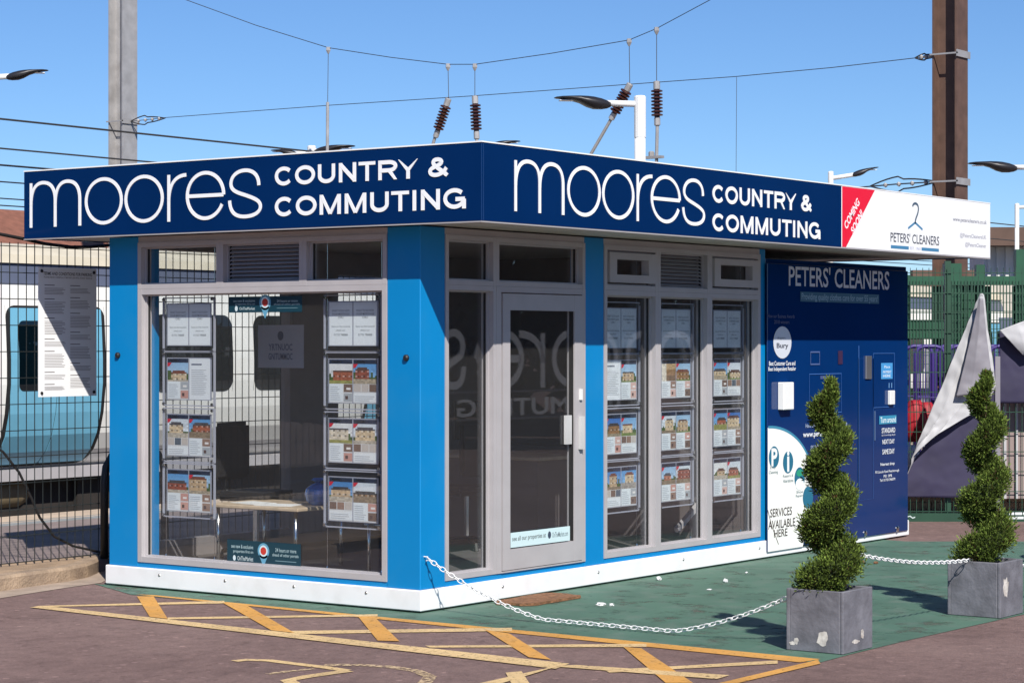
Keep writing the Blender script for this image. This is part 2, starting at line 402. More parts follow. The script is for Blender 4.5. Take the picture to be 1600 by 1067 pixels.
# station platform, tracks, far platform
struct(MB().box(-60, 140, 3.7, 6.75, -.9, .098).build('platform', 'platform'))
struct(MB().box(-60, 140, 6.75, 6.95, -.9, .102).box(-60, 140, 7.0, 7.1, -.9, .100).build('platform_tactile_strip', 'tactile'))
struct(MB().box(-60, 140, 7.1, 7.56, -.9, .104).box(-60, 140, 6.95, 7.0, -.9, .103).build('platform_coping', 'coping'))
sheet('track_bed', 'ballast', [(-200, 7.5), (500, 7.5), (500, 24.2), (-200, 24.2)], -.95)
struct(MB().box(-60, 200, 24, 60, -1, .1).build('far_platform', 'platform'))
sheet('far_land', 'far_ground', [(-800, 60), (1500, 60), (1500, 1500), (-800, 1500)], -.2)
for yc in (9.2, 12.5, 17.4, 20.8):
    for dy in (-.72, .72):
        r_ = MB().box(-60, 200, yc + dy - .035, yc + dy + .035, -.9, -.78).build('rail', 'rail'); struct(r_)

# ------------------------------------------------------------------ painted road markings
mk = empty('hatched_road_marking', onZ(600, 985))
tag(mk, 'orange hatched no parking triangle painted beside the green ground', 'road marking')
def paint(pts, m, parent, z=.0046, name='stripe'):
    return MB().face([onZ(p[0], p[1], z) for p in pts]).build(name, m, parent)
paint([(212, 928), (240, 929), (1282, 1029), (1250, 1034)], 'yellow_bright', mk)
for q in ([(214, 931), (240, 931), (262, 966), (234, 963)], [(348, 941), (384, 944), (460, 988), (424, 984)], [(560, 963), (588, 966), (624, 1001), (590, 1000)],
          [(757, 983), (796, 989), (861, 1030), (826, 1026)], [(974, 1010), (1002, 1012), (1083, 1066), (1040, 1066)]):
    paint(q, 'yellow_bright', mk, .0058)
for q in ([(50, 948), (60, 946), (350, 938), (352, 942)], [(262, 964), (262, 967), (590, 962), (590, 959)], [(455, 985), (456, 990), (800, 985), (800, 980)],
          [(664, 1008), (672, 1011), (1010, 1010), (1010, 1005)], [(945, 1046), (952, 1050), (1215, 1036), (1215, 1031)]):
    paint(q, 'yellow_pale', mk, .0050)
paint([(1278, 1030), (1282, 1036), (1150, 1067), (1108, 1070)], 'yellow_bright', mk, .0054)
bl = empty('bay_line_marking', onZ(470, 995)); tag(bl, 'long pale yellow bay line crossing the foreground asphalt', 'road marking')
paint([(46, 948), (72, 946), (890, 1036), (868, 1044)], 'yellow_pale', bl, .0066, 'line')
paint([(885, 1036), (850, 1044), (690, 1080), (740, 1080)], 'yellow_pale', bl, .0074, 'line')
paint([(860, 1040), (900, 1038), (1140, 1054), (1120, 1060)], 'yellow_pale', bl, .0062, 'line')
paint([(790, 1050), (815, 1048), (836, 1080), (806, 1080)], 'yellow_pale', bl, .0070, 'line')
pm = empty('parking_symbol', onZ(500, 1050)); tag(pm, 'worn pale painted symbol of strokes and an arc at the bottom edge', 'road marking')
def gstroke(pp, w, m, z):
    pts = [onZ(*p, z) for p in pp]; mb = MB(); L = []; Q = []
    for i, p in enumerate(pts):
        d = (pts[min(i + 1, len(pts) - 1)] - pts[max(i - 1, 0)]).normalized(); n_ = Vector((-d.y, d.x, 0)) * w / 2; L.append(p + n_); Q.append(p - n_)
    for i in range(len(pts) - 1): mb.face([L[i], L[i + 1], Q[i + 1], Q[i]])
    return mb.build('stroke', m, pm)
gstroke([(366, 1032), (385, 1030), (420, 1031), (460, 1036), (510, 1042), (542, 1047)], .075, 'yellow_pale', .0040)
gstroke([(545, 1047), (515, 1051), (480, 1056), (450, 1062), (470, 1075)], .085, 'yellow_pale', .0044)
gstroke([(418, 1052), (450, 1048), (490, 1044)], .05, 'yellow_faint', .0034)
gstroke([(507, 1038), (560, 1038), (610, 1041), (650, 1047), (672, 1056), (664, 1066), (640, 1076)], .075, 'yellow_faint', .0037)

# ================================================================== KIOSK
KL, KW = 7.28, 2.94                 # along X, along Y
A, B = .687, .24                    # roof overhang over the right and left face
ZF0, ZF1 = 2.576, 3.078             # fascia
FX0, FX1 = -B, 7.61; FY0, FY1 = -A, 3.60
K = empty('shop_kiosk', (0, 0, 0))
tag(K, 'blue and white station kiosk with glazed sides and deep navy sign band', 'kiosk')
bbox('plinth', 'white_paint', K, -.02, KL + .02, -.02, KW + .02, .014, .153, .006)
box('plinth_base', 'dark_void', K, .03, KL - .03, .03, KW - .03, -.02, .02)
box('floor', 'inside_floor', K, .05, KL - .05, .05, KW - .05, .15, .165)
# corner posts
bbox('corner_post', 'blue', K, 0, .27, 0, .285, .153, 2.576)
bbox('corner_post', 'blue', K, 0, .22, 2.637, KW, .153, 2.576)
bbox('post', 'blue', K, 1.950, 2.205, 0, .13, .153, 2.576)
bbox('post', 'blue', K, 4.545, 4.636, 0, .13, .153, 2.576)
# blue sill rails
box('sill_rail', 'blue', K, .002, .10, .285, 2.637, .153, .192)
box('sill_rail', 'blue', K, .27, 1.95, .002, .10, .153, .192)
box('sill_rail', 'blue', K, 2.205, 4.545, .002, .10, .153, .192)
# head beams under the soffit
box('head_beam', 'frame', K, .004, .11, .285, 2.637, 2.53, 2.574)
box('head_beam', 'frame', K, .27, 1.95, .004, .11, 2.53, 2.574)
box('head_beam', 'frame', K, 2.205, 4.545, .004, .11, 2.53, 2.574)
# roof, soffit
box('roof', 'roof_felt', K, FX0 + .03, FX1 - .03, FY0 + .03, FY1 - .03, 2.62, 3.05)
box('soffit', 'soffit', K, FX0 + .022, FX1 - .022, FY0 + .022, FY1 - .022, 2.585, 2.612)

# frames --------------------------------------------------------------------
def fbox(mb, face, a0, a1, z0, z1, o0, o1):
    """box on a face: along, up, outwards"""
    if face == 'L': mb.box(-o1, -o0, a0, a1, z0, z1)
    else: mb.box(a0, a1, -o1, -o0, z0, z1)
    return mb
def window(name, face, a0, a1, z0, z1, w=.034, dep=(-.10, .006), glass=-.062, bars=None, paneled=True):
    f = MB()
    fbox(f, face, a0, a0 + w, z0, z1, *dep); fbox(f, face, a1 - w, a1, z0, z1, *dep)
    fbox(f, face, a0 + w, a1 - w, z0, z0 + w, dep[0], dep[1] - .001); fbox(f, face, a0 + w, a1 - w, z1 - w, z1, dep[0], dep[1] - .001)
    fr = f.build(name, 'frame', K)
    b = MB()
    for (p, q, r, s_) in ((a0 + w, a0 + w + .011, z0 + w, z1 - w), (a1 - w - .011, a1 - w, z0 + w, z1 - w), (a0 + w + .011, a1 - w - .011, z0 + w, z0 + w + .011), (a0 + w + .011, a1 - w - .011, z1 - w - .011, z1 - w)):
        fbox(b, face, p, q, r, s_, -.085, -.035)
    b.build('bead', 'frame', fr)
    for (p, q, r, s_) in ((a0 + w + .011, a0 + w + .016, z0 + w + .011, z1 - w - .011), (a1 - w - .016, a1 - w - .011, z0 + w + .011, z1 - w - .011)):
        gk = fbox(MB(), face, p, q, r, s_, -.070, -.052); gk.build('gasket', 'black_rubber', fr)
    if paneled:
        p = MB(); fbox(p, face, a0 + w + .002, a1 - w - .002, z0 + w + .002, z1 - w - .002, glass - .003, glass + .003); p.build('pane', 'glass', fr)
    return fr
def louvre(face, a0, a1, z0, z1, n=9):
    fr = window('louvre_vent', face, a0, a1, z0, z1, paneled=False)
    bk = MB(); fbox(bk, face, a0 + .044, a1 - .044, z0 + .044, z1 - .044, -.098, -.09); bk.build('backing', 'inside_dark', fr)
    zz0, zz1 = z0 + .045, z1 - .045; h = (zz1 - zz0) / n
    for i in range(n):
        zc = zz0 + (i + .5) * h; s_ = MB()
        if face == 'L': s_.obox((.05, (a0 + a1) / 2, zc), (.018, 0, h * .38), (0, (a1 - a0) / 2 - .058, 0), (.0012, 0, -.0006))
        else: s_.obox(((a0 + a1) / 2, .05, zc), ((a1 - a0) / 2 - .058, 0, 0), (0, .018, h * .38), (0, .0012, -.0006))
        s_.build('slat', 'frame', fr)
ZT = 2.19; ZB = .192; ZH = 2.53
window('window', 'L', .285, 2.637, ZB, ZT, .040)
window('upper_window', 'L', 1.817, 2.637, ZT + .001, ZH); louvre('L', 1.032, 1.816, ZT + .001, ZH); window('upper_window', 'L', .285, 1.031, ZT + .001, ZH)
window('window', 'R', .27, .845, ZB, ZT); window('upper_window', 'R', .27, .845, ZT + .001, ZH)
window('upper_window', 'R', .846, 1.95, ZT + .001, ZH)
SP = (2.205, 2.955, 3.727, 4.545)
for i in range(3):
    window('window', 'R', SP[i] + (.001 if i else 0), SP[i + 1], ZB, ZT, .038)
    a0, a1 = SP[i] + (.001 if i else 0), SP[i + 1]
    if i == 1: louvre('R', a0, a1, ZT + .001, ZH)
    else:
        fr = window('vent_window', 'R', a0, a1, ZT + .001, ZH, .04)
        s_ = MB(); w = .095
        q0, q1, y0, y1 = a0 + .058, a1 - .058, ZT + .06, ZH - .055
        fbox(s_, 'R', q0, q0 + w, y0, y1, -.05, .018); fbox(s_, 'R', q1 - w, q1, y0, y1, -.05, .018)
        fbox(s_, 'R', q0 + w, q1 - w, y0, y0 + .06, -.05, .018); fbox(s_, 'R', q0 + w, q1 - w, y1 - .05, y1, -.05, .018)
        s_.build('casement', 'frame', fr)
# door
D = MB(); fbox(D, 'R', .846, .902, ZB, ZT, -.10, .008); fbox(D, 'R', 1.905, 1.95, ZB, ZT, -.10, .008); fbox(D, 'R', .902, 1.905, 2.150, ZT, -.10, .007)
fbox(D, 'R', .902, 1.905, ZB, .203, -.10, .012)
D.build('door_frame', 'frame', K)
DL = MB(); d0, d1, e0, e1 = .912, 1.897, .208, 2.142
fbox(DL, 'R', d0, d0 + .085, e0, e1, -.05, .016); fbox(DL, 'R', d1 - .10, d1, e0, e1, -.05, .016)
fbox(DL, 'R', d0 + .085, d1 - .10, e0, e0 + .145, -.05, .015); fbox(DL, 'R', d0 + .085, d1 - .10, e1 - .115, e1, -.05, .015)
door = DL.build('door', 'frame', K)
p = MB(); fbox(p, 'R', d0 + .086, d1 - .101, e0 + .146, e1 - .116, -.022, -.016); p.build('pane', 'glass', door)
gk = MB(); fbox(gk, 'R', d1 - .106, d1 - .1005, e0 + .146, e1 - .116, -.03, .004); gk.build('gasket', 'black_rubber', door)
for a, z0, z1 in ((1.70, 1.06, 1.27),):
    h = MB(); fbox(h, 'R', a, a + .075, z0, z1, -.013, .006); h.build('push_plate', 'plate_grey', door)
h = MB(); fbox(h, 'R', d1 - .055, d1 - .012, 1.02, 1.26, .017, .045); h.build('handle', 'plate_grey', door)
h = MB(); fbox(h, 'R', d1 - .045, d1 - .018, 1.38, 1.46, .017, .032); h.build('lock', 'lamp_white', door)
st = Sheet((.998, -.0170, .362), (1, 0, 0), (0, 0, 1), (0, -1, 0), .0008)
st.rect(0, 0, .735, .105, (200, 222, 226)); st.layer(); st.text('see all our properties at', .02, .035, .43, .078, (70, 75, 80), .004)
st.disc(.475, .058, .02, .026, (60, 70, 90)); st.text('OnTheMarket.com', .51, .036, .71, .074, (110, 125, 135), .004)
st.build('door_sticker', 'print', door, colour=True)
# back wall, seen through the glazing
y_ = (KW - .10, KW - .004); y2 = (KW - .10, KW - .005)
bw = MB().box(.22, .30, *y_, .165, 2.56).box(1.90, 2.50, *y_, .165, 2.56).box(3.9, KL, *y_, .165, 2.56)
bw.box(.30, 1.90, *y2, .165, .30).box(.30, 1.90, *y2, 2.20, 2.25).box(.30, 1.90, *y2, 2.5, 2.56)
bw.box(2.50, 3.9, *y2, .165, 1.05).box(2.50, 3.9, *y2, 1.5, 1.95).box(2.50, 3.9, *y2, 2.36, 2.56).box(3.1, 3.16, KW - .1, KW - .006, 1.05, 1.5).box(3.1, 3.16, KW - .1, KW - .006, 1.95, 2.36)
bw.build('back_wall', 'inside_wall', K)
box('back_pane', 'glass', K, .30, 1.90, KW - .05, KW - .045, .30, 2.5)
box('back_pane', 'glass', K, 2.50, 3.90, KW - .05, KW - .045, 1.05, 2.36)
box('partition', 'inside_dark', K, 4.56, 4.63, .14, KW - .11, .165, 2.56)
box('ceiling', 'inside_wall', K, .05, 4.55, .115, KW - .11, 2.545, 2.57)
box('clutter_shelf', 'inside_dark', K, 4.25, 4.55, .5, 2.7, .165, .9)

# laundry locker end: navy panel wall
bbox('end_wall', 'navy_panel', K, 4.637, KL, 0, KW, .153, 2.50, .004)
bbox('machine_front', 'navy_panel', K, 4.612, KL - .034, -.034, -.021, .060, 2.46, .004)
def PX(px, py, Y=-.035): q = onY(px, py, Y); return q.x, q.z
PN = Sheet((0, -.0355, 0), (1, 0, 0), (0, 0, 1), (0, -1, 0), .0008)
def ptext(s, t, x0, y0, x1, y1, c, bold=0.0, Y=-.0355):
    """text between two sighted corners (top left, bottom right)"""
    a = PX(x0, y0, Y); b = PX(x1, y1, Y); hx = (a[0] + b[0]) / 2
    # heights measured in the middle of the word
    zt = onY((x0 + x1) / 2, y0, Y).z; zb = onY((x0 + x1) / 2, y1, Y).z
    s.text(t, a[0], zb, b[0], zt, c, bold)
WHT = (228, 232, 238)
PN.layer()
# big white quarter disc at the lower left
q0 = PX(1198, 850); q1 = PX(1198, 668); x2 = PX(1268, 790)[0]
pts = [(4.6122, .0605), (4.6122, q1[1])]
for i in range(0, 19):
    a = R(90 - i * 5); pts.append((4.615 + (x2 - 4.615) * math.sin(R(i * 5)) * 1.0, .62 + (q1[1] - .62) * math.cos(R(i * 5))))
pts += [(x2 - .02, .35), (x2 - .16, .0605)]
PN.poly(pts[::-1], (240, 240, 236))
PN.layer()
PN.stroke([(p[0] + .006, p[1] + .004) for p in pts[2:20]], .022, (60, 135, 165))
PN.layer()
TEAL = (36, 108, 136)
for (x, y, rx) in ((1209, 714, 8), (1231, 722, 8), (1249, 747, 8), (1262, 777, 8)):
    c = PX(x, y); r = PX(x + rx, y)[0] - c[0]; PN.disc(c[0], c[1], r, r * 1.05, TEAL)
PN.layer()
c = PX(1209, 714); PN.text('P', c[0] - .045, c[1] - .075, c[0] + .055, c[1] + .075, (235, 240, 240), .03)
c = PX(1231, 722); PN.rect(c[0] - .018, c[1] - .08, c[0] + .018, c[1] + .05, (235, 240, 240)); PN.disc(c[0], c[1] + .075, .02, .02, (235, 240, 240), 10)
c = PX(1249, 747); PN.disc(c[0], c[1] - .05, .075, .05, (235, 240, 240), 12); PN.disc(c[0], c[1] + .045, .06, .03, (40, 150, 120), 12)
for (t, x0, y0, x1, y1) in (('Dry', 1203, 728, 1212, 733), ('Cleaning', 1201, 735, 1215, 741), ('Repairs &', 1223, 741, 1239, 746), ('Alterations', 1223, 748, 1239, 753), ('Shoe', 1244, 766, 1254, 770), ('Repairs', 1243, 772, 1255, 777)):
    ptext(PN, t, x0, y0, x1, y1, (120, 140, 145), .004)
for t, x0, y0, x1, y1 in (('SERVICES', 1203, 793, 1237, 806), ('AVAILABLE', 1200, 811, 1242, 824), ('HERE', 1209, 826, 1230, 838)):
    ptext(PN, t, x0, y0, x1, y1, (70, 62, 60), .006)
PN.stroke([PX(1199, 796), PX(1205, 820), PX(1216, 850)], .008, (120, 112, 105))
# headings
ptext(PN, "PETERS' CLEANERS", 1232, 419, 1389, 450, (196, 200, 214), .012)
ptext(PN, "How our Business Awards", 1199, 491, 1241, 497, (86, 92, 130), .004); ptext(PN, '2018 winners', 1209, 500, 1233, 506, (86, 92, 130), .004)
a = PX(1250, 457); b = PX(1373, 472); zt = onY(1311, 458, -.0355).z; zb = onY(1311, 473, -.0355).z
PN.rect(a[0], zb, b[0], zt, (38, 92, 120)); PN.layer()
ptext(PN, 'Providing quality clothes care for over 55 years!', 1252, 460, 1371, 473, (150, 180, 198), .004)
PN.k -= 1
c = PX(1222, 535); rx = PX(1236, 535)[0] - c[0]
PN.disc(c[0], c[1], rx, .135, (205, 210, 220), 28)
PN.layer(); PN.text('drapers', c[0] - .09, c[1] + .02, c[0] + .05, c[1] + .05, (110, 115, 130), .005); PN.text('Bury', c[0] - .1, c[1] - .06, c[0] + .1, c[1] - .005, (50, 55, 70), .02)
ptext(PN, 'Best Customer Care and', 1201, 564, 1242, 571, WHT, .016); ptext(PN, 'Best Independent Retailer', 1200, 573, 1243, 581, WHT, .016)
# hatch outlines
def outline(x0, y0, x1, y1, c=(58, 104, 172), w=.008):
    a = PX(x0, y0); b = PX(x1, y1); zt = onY((x0 + x1) / 2, y0, -.0355).z; zb = onY((x0 + x1) / 2, y1, -.0355).z
    PN.stroke([(a[0], zt), (b[0], zt), (b[0], zb), (a[0], zb)], w, c, True)
outline(1266, 550, 1280, 569, (80, 100, 150), .014); outline(1264, 584, 1314, 645); outline(1364, 552, 1397, 636); outline(1341, 540, 1341.5, 780); outline(1366, 642, 1366.5, 688, (110, 140, 190), .02)
outline(1341, 560, 1364, 780, (40, 85, 150), .006)
def prect(x0, y0, x1, y1, c):
    a = PX(x0, y0); b = PX(x1, y1); zt = onY((x0 + x1) / 2, y0, -.0355).z; zb = onY((x0 + x1) / 2, y1, -.0355).z; PN.rect(a[0], zb, b[0], zt, c)
prect(1309, 548, 1316, 569, (58, 34, 66)); prect(1281, 587, 1295, 592, (70, 84, 130))
prect(1376, 567, 1394, 592, (70, 150, 210)); prect(1373, 649, 1400, 662, (54, 140, 176)); PN.layer()
ptext(PN, 'Turn around', 1375, 651, 1399, 660, (225, 238, 242), .014)
ptext(PN, 'Place', 1381, 571, 1390, 575, (220, 235, 245), .01); ptext(PN, 'PAYMENT', 1379, 579, 1392, 583, (220, 235, 245), .014); ptext(PN, 'HERE', 1379, 585, 1391, 589, (220, 235, 245), .014)
ptext(PN, 'I I', 1388, 598, 1393, 606, (120, 170, 220), .01)
ptext(PN, 'STANDARD', 1377, 668, 1398, 676, WHT, .016); ptext(PN, '(2-3 working days)', 1377, 678, 1398, 681, WHT, .004)
ptext(PN, 'NEXT DAY', 1378, 686, 1397, 693, WHT, .016); ptext(PN, 'SAME DAY', 1378, 701, 1397, 709, WHT, .016)
ptext(PN, 'Nearest shop', 1375, 722, 1397, 728, WHT, .014); ptext(PN, 'PO Lincoln Road Peterborough', 1367, 734, 1404, 739, WHT, .01); ptext(PN, 'PE1 3PB', 1380, 741, 1393, 745, WHT, .012); ptext(PN, 'Tel: 01733 346079', 1374, 747, 1398, 751, WHT, .012)
ptext(PN, 'Have any questions? Visit our website', 1258, 660, 1323, 668, (170, 185, 210), .006); ptext(PN, 'www.peterscleaners.co.uk', 1254, 672, 1327, 683, WHT, .02); ptext(PN, 'or call us on 01733 346079', 1266, 692, 1318, 698, (170, 185, 210), .006)
PN.build('panel_print', 'print', K, colour=True)
# fittings on the panel
def pbox(name, x0, y0, x1, y1, m, out=.05, r=.006):
    a = onY(x0, y0, -.034); b = onY(x1, y1, -.034); zt = onY((x0 + x1) / 2, y0, -.034).z; zb = onY((x0 + x1) / 2, y1, -.034).z
    return bbox(name, m, K, a.x, b.x, -.034 - out, -.033, zb, zt, r)
for hx in ((1264, 584, 1314, 645), (1364, 552, 1397, 636), (1341.5, 540, 1363, 782), (1365, 640, 1404, 760)): pbox('hatch_door', *hx, 'navy_panel', .0006, .0002)
ic = pbox('intercom', 1215, 597, 1231, 640, 'lamp_white', .06)
pbox('coin_slot', 1351, 556, 1360, 592, 'steel', .016, .003); pbox('card_reader', 1387, 610, 1394, 632, 'lamp_white', .03, .004)
for x, y in ((1352, 833), (1402, 826)):
    c = onY(x, y, -.035); MB().lathe(c, (0, -1, 0), [(0, .028), (.006, .028), (.010, .012)], 12).build('fixing_bolt', 'chrome', K)
# bullet knobs on the posts
for c in (Vector((-.001, .115, onX(641, 559, 0).z)), Vector((-.001, onX(185, 555, 0).y, onX(185, 555, 0).z))):
    MB().lathe(c, (-1, 0, 0), [(0, .022), (.014, .022), (.022, .012)], 12).build('knob', 'black_plastic', K)
# small rivets along the plinth
for y in (.45, 1.1, 1.75, 2.4):
    MB().lathe((-.021, y, .11), (-1, 0, 0), [(0, .012), (.004, .008)], 8).build('rivet', 'steel', K)
for x in (.9, 2.1, 3.3, 4.5):
    MB().lathe((x, -.021, .10), (0, -1, 0), [(0, .012), (.004, .008)], 8).build('rivet', 'steel', K)

# fascia -------------------------------------------------------------------
xr = onY(1315, 345, -A).x
fl = bbox('fascia', 'navy', K, FX0, FX0 + .02, FY0, FY1, ZF0, ZF1, .003)
fr_ = bbox('fascia', 'navy', K, FX0 + .021, xr, FY0, FY0 + .02, ZF0, ZF1, .003)
fw = bbox('fascia', 'white_sign', K, xr + .002, FX1, FY0 - .002, FY0 + .02, ZF0, ZF1, .003); fw['label'] = 'white sign panel at the far end of the sign band'
bbox('fascia', 'navy', K, FX1 - .02, FX1, FY0 + .021, FY1, ZF0, ZF1, .003)
bbox('fascia', 'navy', K, FX0 + .021, FX1 - .021, FY1 - .02, FY1, ZF0, ZF1, .003)
cp = MB().box(FX0 - .004, FX0 + .05, FY0 - .004, FY1, ZF1, ZF1 + .009).box(FX0 + .05, FX1, FY0 - .004, FY0 + .05, ZF1, ZF1 + .0085).build('capping', 'white_sign', K)
tr_ = MB().box(FX0 - .003, FX0 + .03, FY0 + .0, FY1, ZF0 - .008, ZF0 - .001).box(FX0 + .03, FX1, FY0 - .003, FY0 + .03, ZF0 - .0085, ZF0 - .001).build('edge_trim', 'frame', K)

def glyph(ch):
    """strokes of a thin round letter in a unit box"""
    E = lambda n=40: [(.5 + .5 * math.cos(2 * math.pi * i / n), .5 + .5 * math.sin(2 * math.pi * i / n)) for i in range(n)]
    if ch == 'm':
        return [([(0, 0), (0, 1)], 0), (bez([(0, .5), (0, .84), (.1, 1), (.25, 1), (.42, 1), (.5, .84), (.5, .58), (.5, .4), (.5, .2), (.5, 0)]), 0), (bez([(.5, .5), (.5, .84), (.6, 1), (.75, 1), (.92, 1), (1, .84), (1, .58), (1, .4), (1, .2), (1, 0)]), 0)]
    if ch == 'o': return [(E(), 1)]
    if ch == 'r': return [([(0, 0), (0, 1)], 0), (bez([(0, .45), (.02, .78), (.35, .98), (1, .98)]), 0)]
    if ch == 'e':
        arc = [(.5 + .5 * math.cos(R(a)), .5 + .5 * math.sin(R(a))) for a in range(0, 341, 8)]
        return [([(.02, .5), (1, .5)], 0), (arc, 0)]
    if ch == 's':
        return [(bez([(.92, .66), (.92, .9), (.72, 1), (.5, 1), (.22, 1), (.06, .86), (.06, .72), (.06, .56), (.3, .52), (.52, .46), (.8, .38), (.97, .33), (.97, .2), (.97, .08), (.78, 0), (.5, 0), (.2, 0), (.03, .1), (.02, .36)]), 0)]
def ribbon(mb, pts, w, toW, n, th, closed):
    pts = [Vector((p[0], p[1])) for p in pts]; N = len(pts); L = []; Q = []
    for i, p in enumerate(pts):
        a = pts[(i - 1) % N] if closed or i else p; b = pts[(i + 1) % N] if closed or i < N - 1 else p
        d = (b - a).normalized(); q = Vector((-d.y, d.x)) * w / 2; L.append(toW(p + q)); Q.append(toW(p - q))
    n = Vector(n) * th
    for i in range(N if closed else N - 1):
        j = (i + 1) % N
        mb.face([L[i] + n, L[j] + n, Q[j] + n, Q[i] + n]); mb.face([L[i], L[j], L[j] + n, L[i] + n]); mb.face([Q[j], Q[i], Q[i] + n, Q[j] + n])
def moores(spans, zb, zt, along, w, toW, n, parent, m='letter_white', name='letter'):
    for ch, x0, x1 in spans:
        a0, a1 = along(x0), along(x1); sg = 1 if a1 > a0 else -1; mb = MB()
        for k_, (pts, cl) in enumerate(glyph(ch)):
            lo = a0 + sg * w / 2; hi = a1 - sg * w / 2
            pp = [(lo + (hi - lo) * p[0], zb + w / 2 * (ch in 'oes') + (zt - zb - w * (1 if ch in 'oes' else .5)) * p[1] - (w / 4 if ch not in 'oes' else 0) * 0) for p in pts]
            ribbon(mb, pp, w, toW, n, .004 + .0006 * k_, cl)
        mb.build(name, m, parent)
zmb = onX(52, 356, -B).z; zmt = onX(52, 284, -B).z
toL = lambda p: Vector((-B - .0006, p[0], p[1])); toR = lambda p: Vector((p[0], -A - .0006, p[1]))
moores([('m', 47, 127), ('o', 133, 192), ('o', 195, 256), ('r', 262, 294), ('e', 291, 352), ('s', 356, 411)], zmb, zmt, lambda x: onX(x, 310, -B).y, .0255, toL, (-1, 0, 0), fl)
moores([('m', 803.5, 881), ('o', 886, 938), ('o', 940.5, 990.5), ('r', 994.5, 1020), ('e', 1016.5, 1063), ('s', 1065, 1102)], zmb - .003, zmt - .003, lambda x: onY(x, 310, -A).x, .0255, toR, (0, -1, 0), fr_)
def words(t, o, u, x0, x1, z0, z1, n, parent, m='letter_white', bold=.028, name='lettering', rot=0, th=.004):
    vs, fs, _ = text_geo(t, bold); mb = MB(); o = Vector(o); u = Vector(u); n = Vector(n); cx, cz = (x0 + x1) / 2, (z0 + z1) / 2
    q = []
    for a, b in vs:
        X = (a - .5) * (x1 - x0); Z = (b - .5) * (z1 - z0); X, Z = X * math.cos(rot) - Z * math.sin(rot), X * math.sin(rot) + Z * math.cos(rot)
        q.append(o + u * (cx + X) + Vector((0, 0, cz + Z)) + n * th)
    mb.mesh(q, fs)
    ed = {}
    for f in fs:
        for i in range(len(f)):
            a, b = f[i], f[(i + 1) % len(f)]; ed[(a, b)] = 1
    for (a, b) in ed:
        if (b, a) not in ed: mb.face([q[a], q[b], q[b] - n * th, q[a] - n * th])
    return mb.build(name, m, parent)
def cap(ch):
    arc = lambda cx, cy, rx, ry, a0, a1, n=24: [(cx + rx * math.cos(R(a0 + (a1 - a0) * i / n)), cy + ry * math.sin(R(a0 + (a1 - a0) * i / n))) for i in range(n + 1)]
    return {'C': (1.0, [arc(.5, .5, .5, .5, 40, 322)]), 'O': (1.06, [arc(.5, .5, .5, .5, 0, 350, 35)]), 'U': (.86, [[(0, 1.2), (0, .36)] + arc(.5, .36, .5, .36, 180, 360)[1:] + [(1, 1.2)]]),
            'N': (.88, [[(0, -.2), (0, 1.2)], [(1, -.2), (1, 1.2)], [(.02, 1.0), (.98, .0)]]), 'T': (.86, [[(-.3, 1.01), (1.3, 1.01)], [(.5, -.2), (.5, 1)]]),
            'R': (.84, [[(0, -.2), (0, 1.2)], [(0, 1), (.6, 1)] + arc(.6, .74, .38, .26, 90, -90, 14)[1:] + [(0, .48)], [(.56, .5), (.98, -.2)]]),
            'Y': (.92, [[(-.14, 1.2), (.5, .42)], [(1.14, 1.2), (.5, .42)], [(.5, .50), (.5, -.2)]]), 'M': (1.04, [[(0, -.2), (0, 1.2)], [(1, -.2), (1, 1.2)], [(.0, 1.15), (.5, -.12)], [(1.0, 1.15), (.5, -.12)]]),
            'I': (.02, [[(.5, -.2), (.5, 1.2)]]), 'G': (1.03, [arc(.5, .5, .5, .5, 40, 345), [(.56, .46), (1.06, .46)], [(1.0, .46), (1.0, -.2)]]),
            '&': (.86, [bez([(1.0, -.07), (.72, .28), (.18, .58), (.18, .80), (.18, 1.05), (.66, 1.05), (.66, .80), (.66, .58), (.0, .54), (.0, .24), (.0, -.08), (.72, -.12), (.95, .46)], 10)])}[ch]
HV = {'C': (722, 44, 38), 'O': (778, 44, 44), 'U': (722, 70, 70), 'N': (722, 72, 72), 'T': (611, 22, 22), 'R': (722, 74, 18), 'Y': (667, 14, 14), 'M': (833, 70, 70), 'I': (278, 66, 66), 'G': (778, 44, 54), '&': (722, 50, 10), ' ': (278, 0, 0)}
def caps(t, o, u, x0, x1, z0, z1, n, parent, wk=.205):
    """grotesque capitals: advance width and side bearings per letter, even stroke"""
    H = z1 - z0; w = wk * H; tot = sum(HV[c][0] for c in t) - HV[t[0]][1] - HV[t[-1]][2]; k = (x1 - x0) / tot; x = x0 - HV[t[0]][1] * k; o = Vector(o); u = Vector(u)
    for ch in t:
        adv, l, r_ = HV[ch]
        if ch != ' ':
            _, ss = cap(ch); mb = MB(); lo = x + l * k + w / 2; hi = x + (adv - r_) * k - w / 2; va, vb = x + l * k, x + (adv - r_) * k
            for i, pts in enumerate(ss):
                pp = [(lo + (hi - lo) * p[0], z0 + w / 2 + (H - w) * p[1]) for p in pts]
                parts_ = [pp] if ch != '&' else [pp[:16], pp[15:26], pp[25:]]
                for j_, pq in enumerate(parts_):
                    ribbon(mb, pq, w * (.86 if ch == 'T' and i == 0 else 1), lambda q: o + u * min(vb, max(va, q.x)) + Vector((0, 0, min(z1, max(z0, q.y)))), n, .004 + .0005 * (i + j_), ch == 'O')
            mb.build('letter', 'letter_white', parent)
        x += adv * k
def yL(x): return onX(x, 310, -B).y
def xR(x): return onY(x, 330, -A).x
w1 = (onX(430, 291, -B).z, onX(430, 261.5, -B).z); w2 = (onX(430, 339, -B).z, onX(430, 308.5, -B).z)
caps('COUNTRY &', (-B - .0006, 0, 0), (0, -1, 0), -yL(430), -yL(702), *w1, (-1, 0, 0), fl)
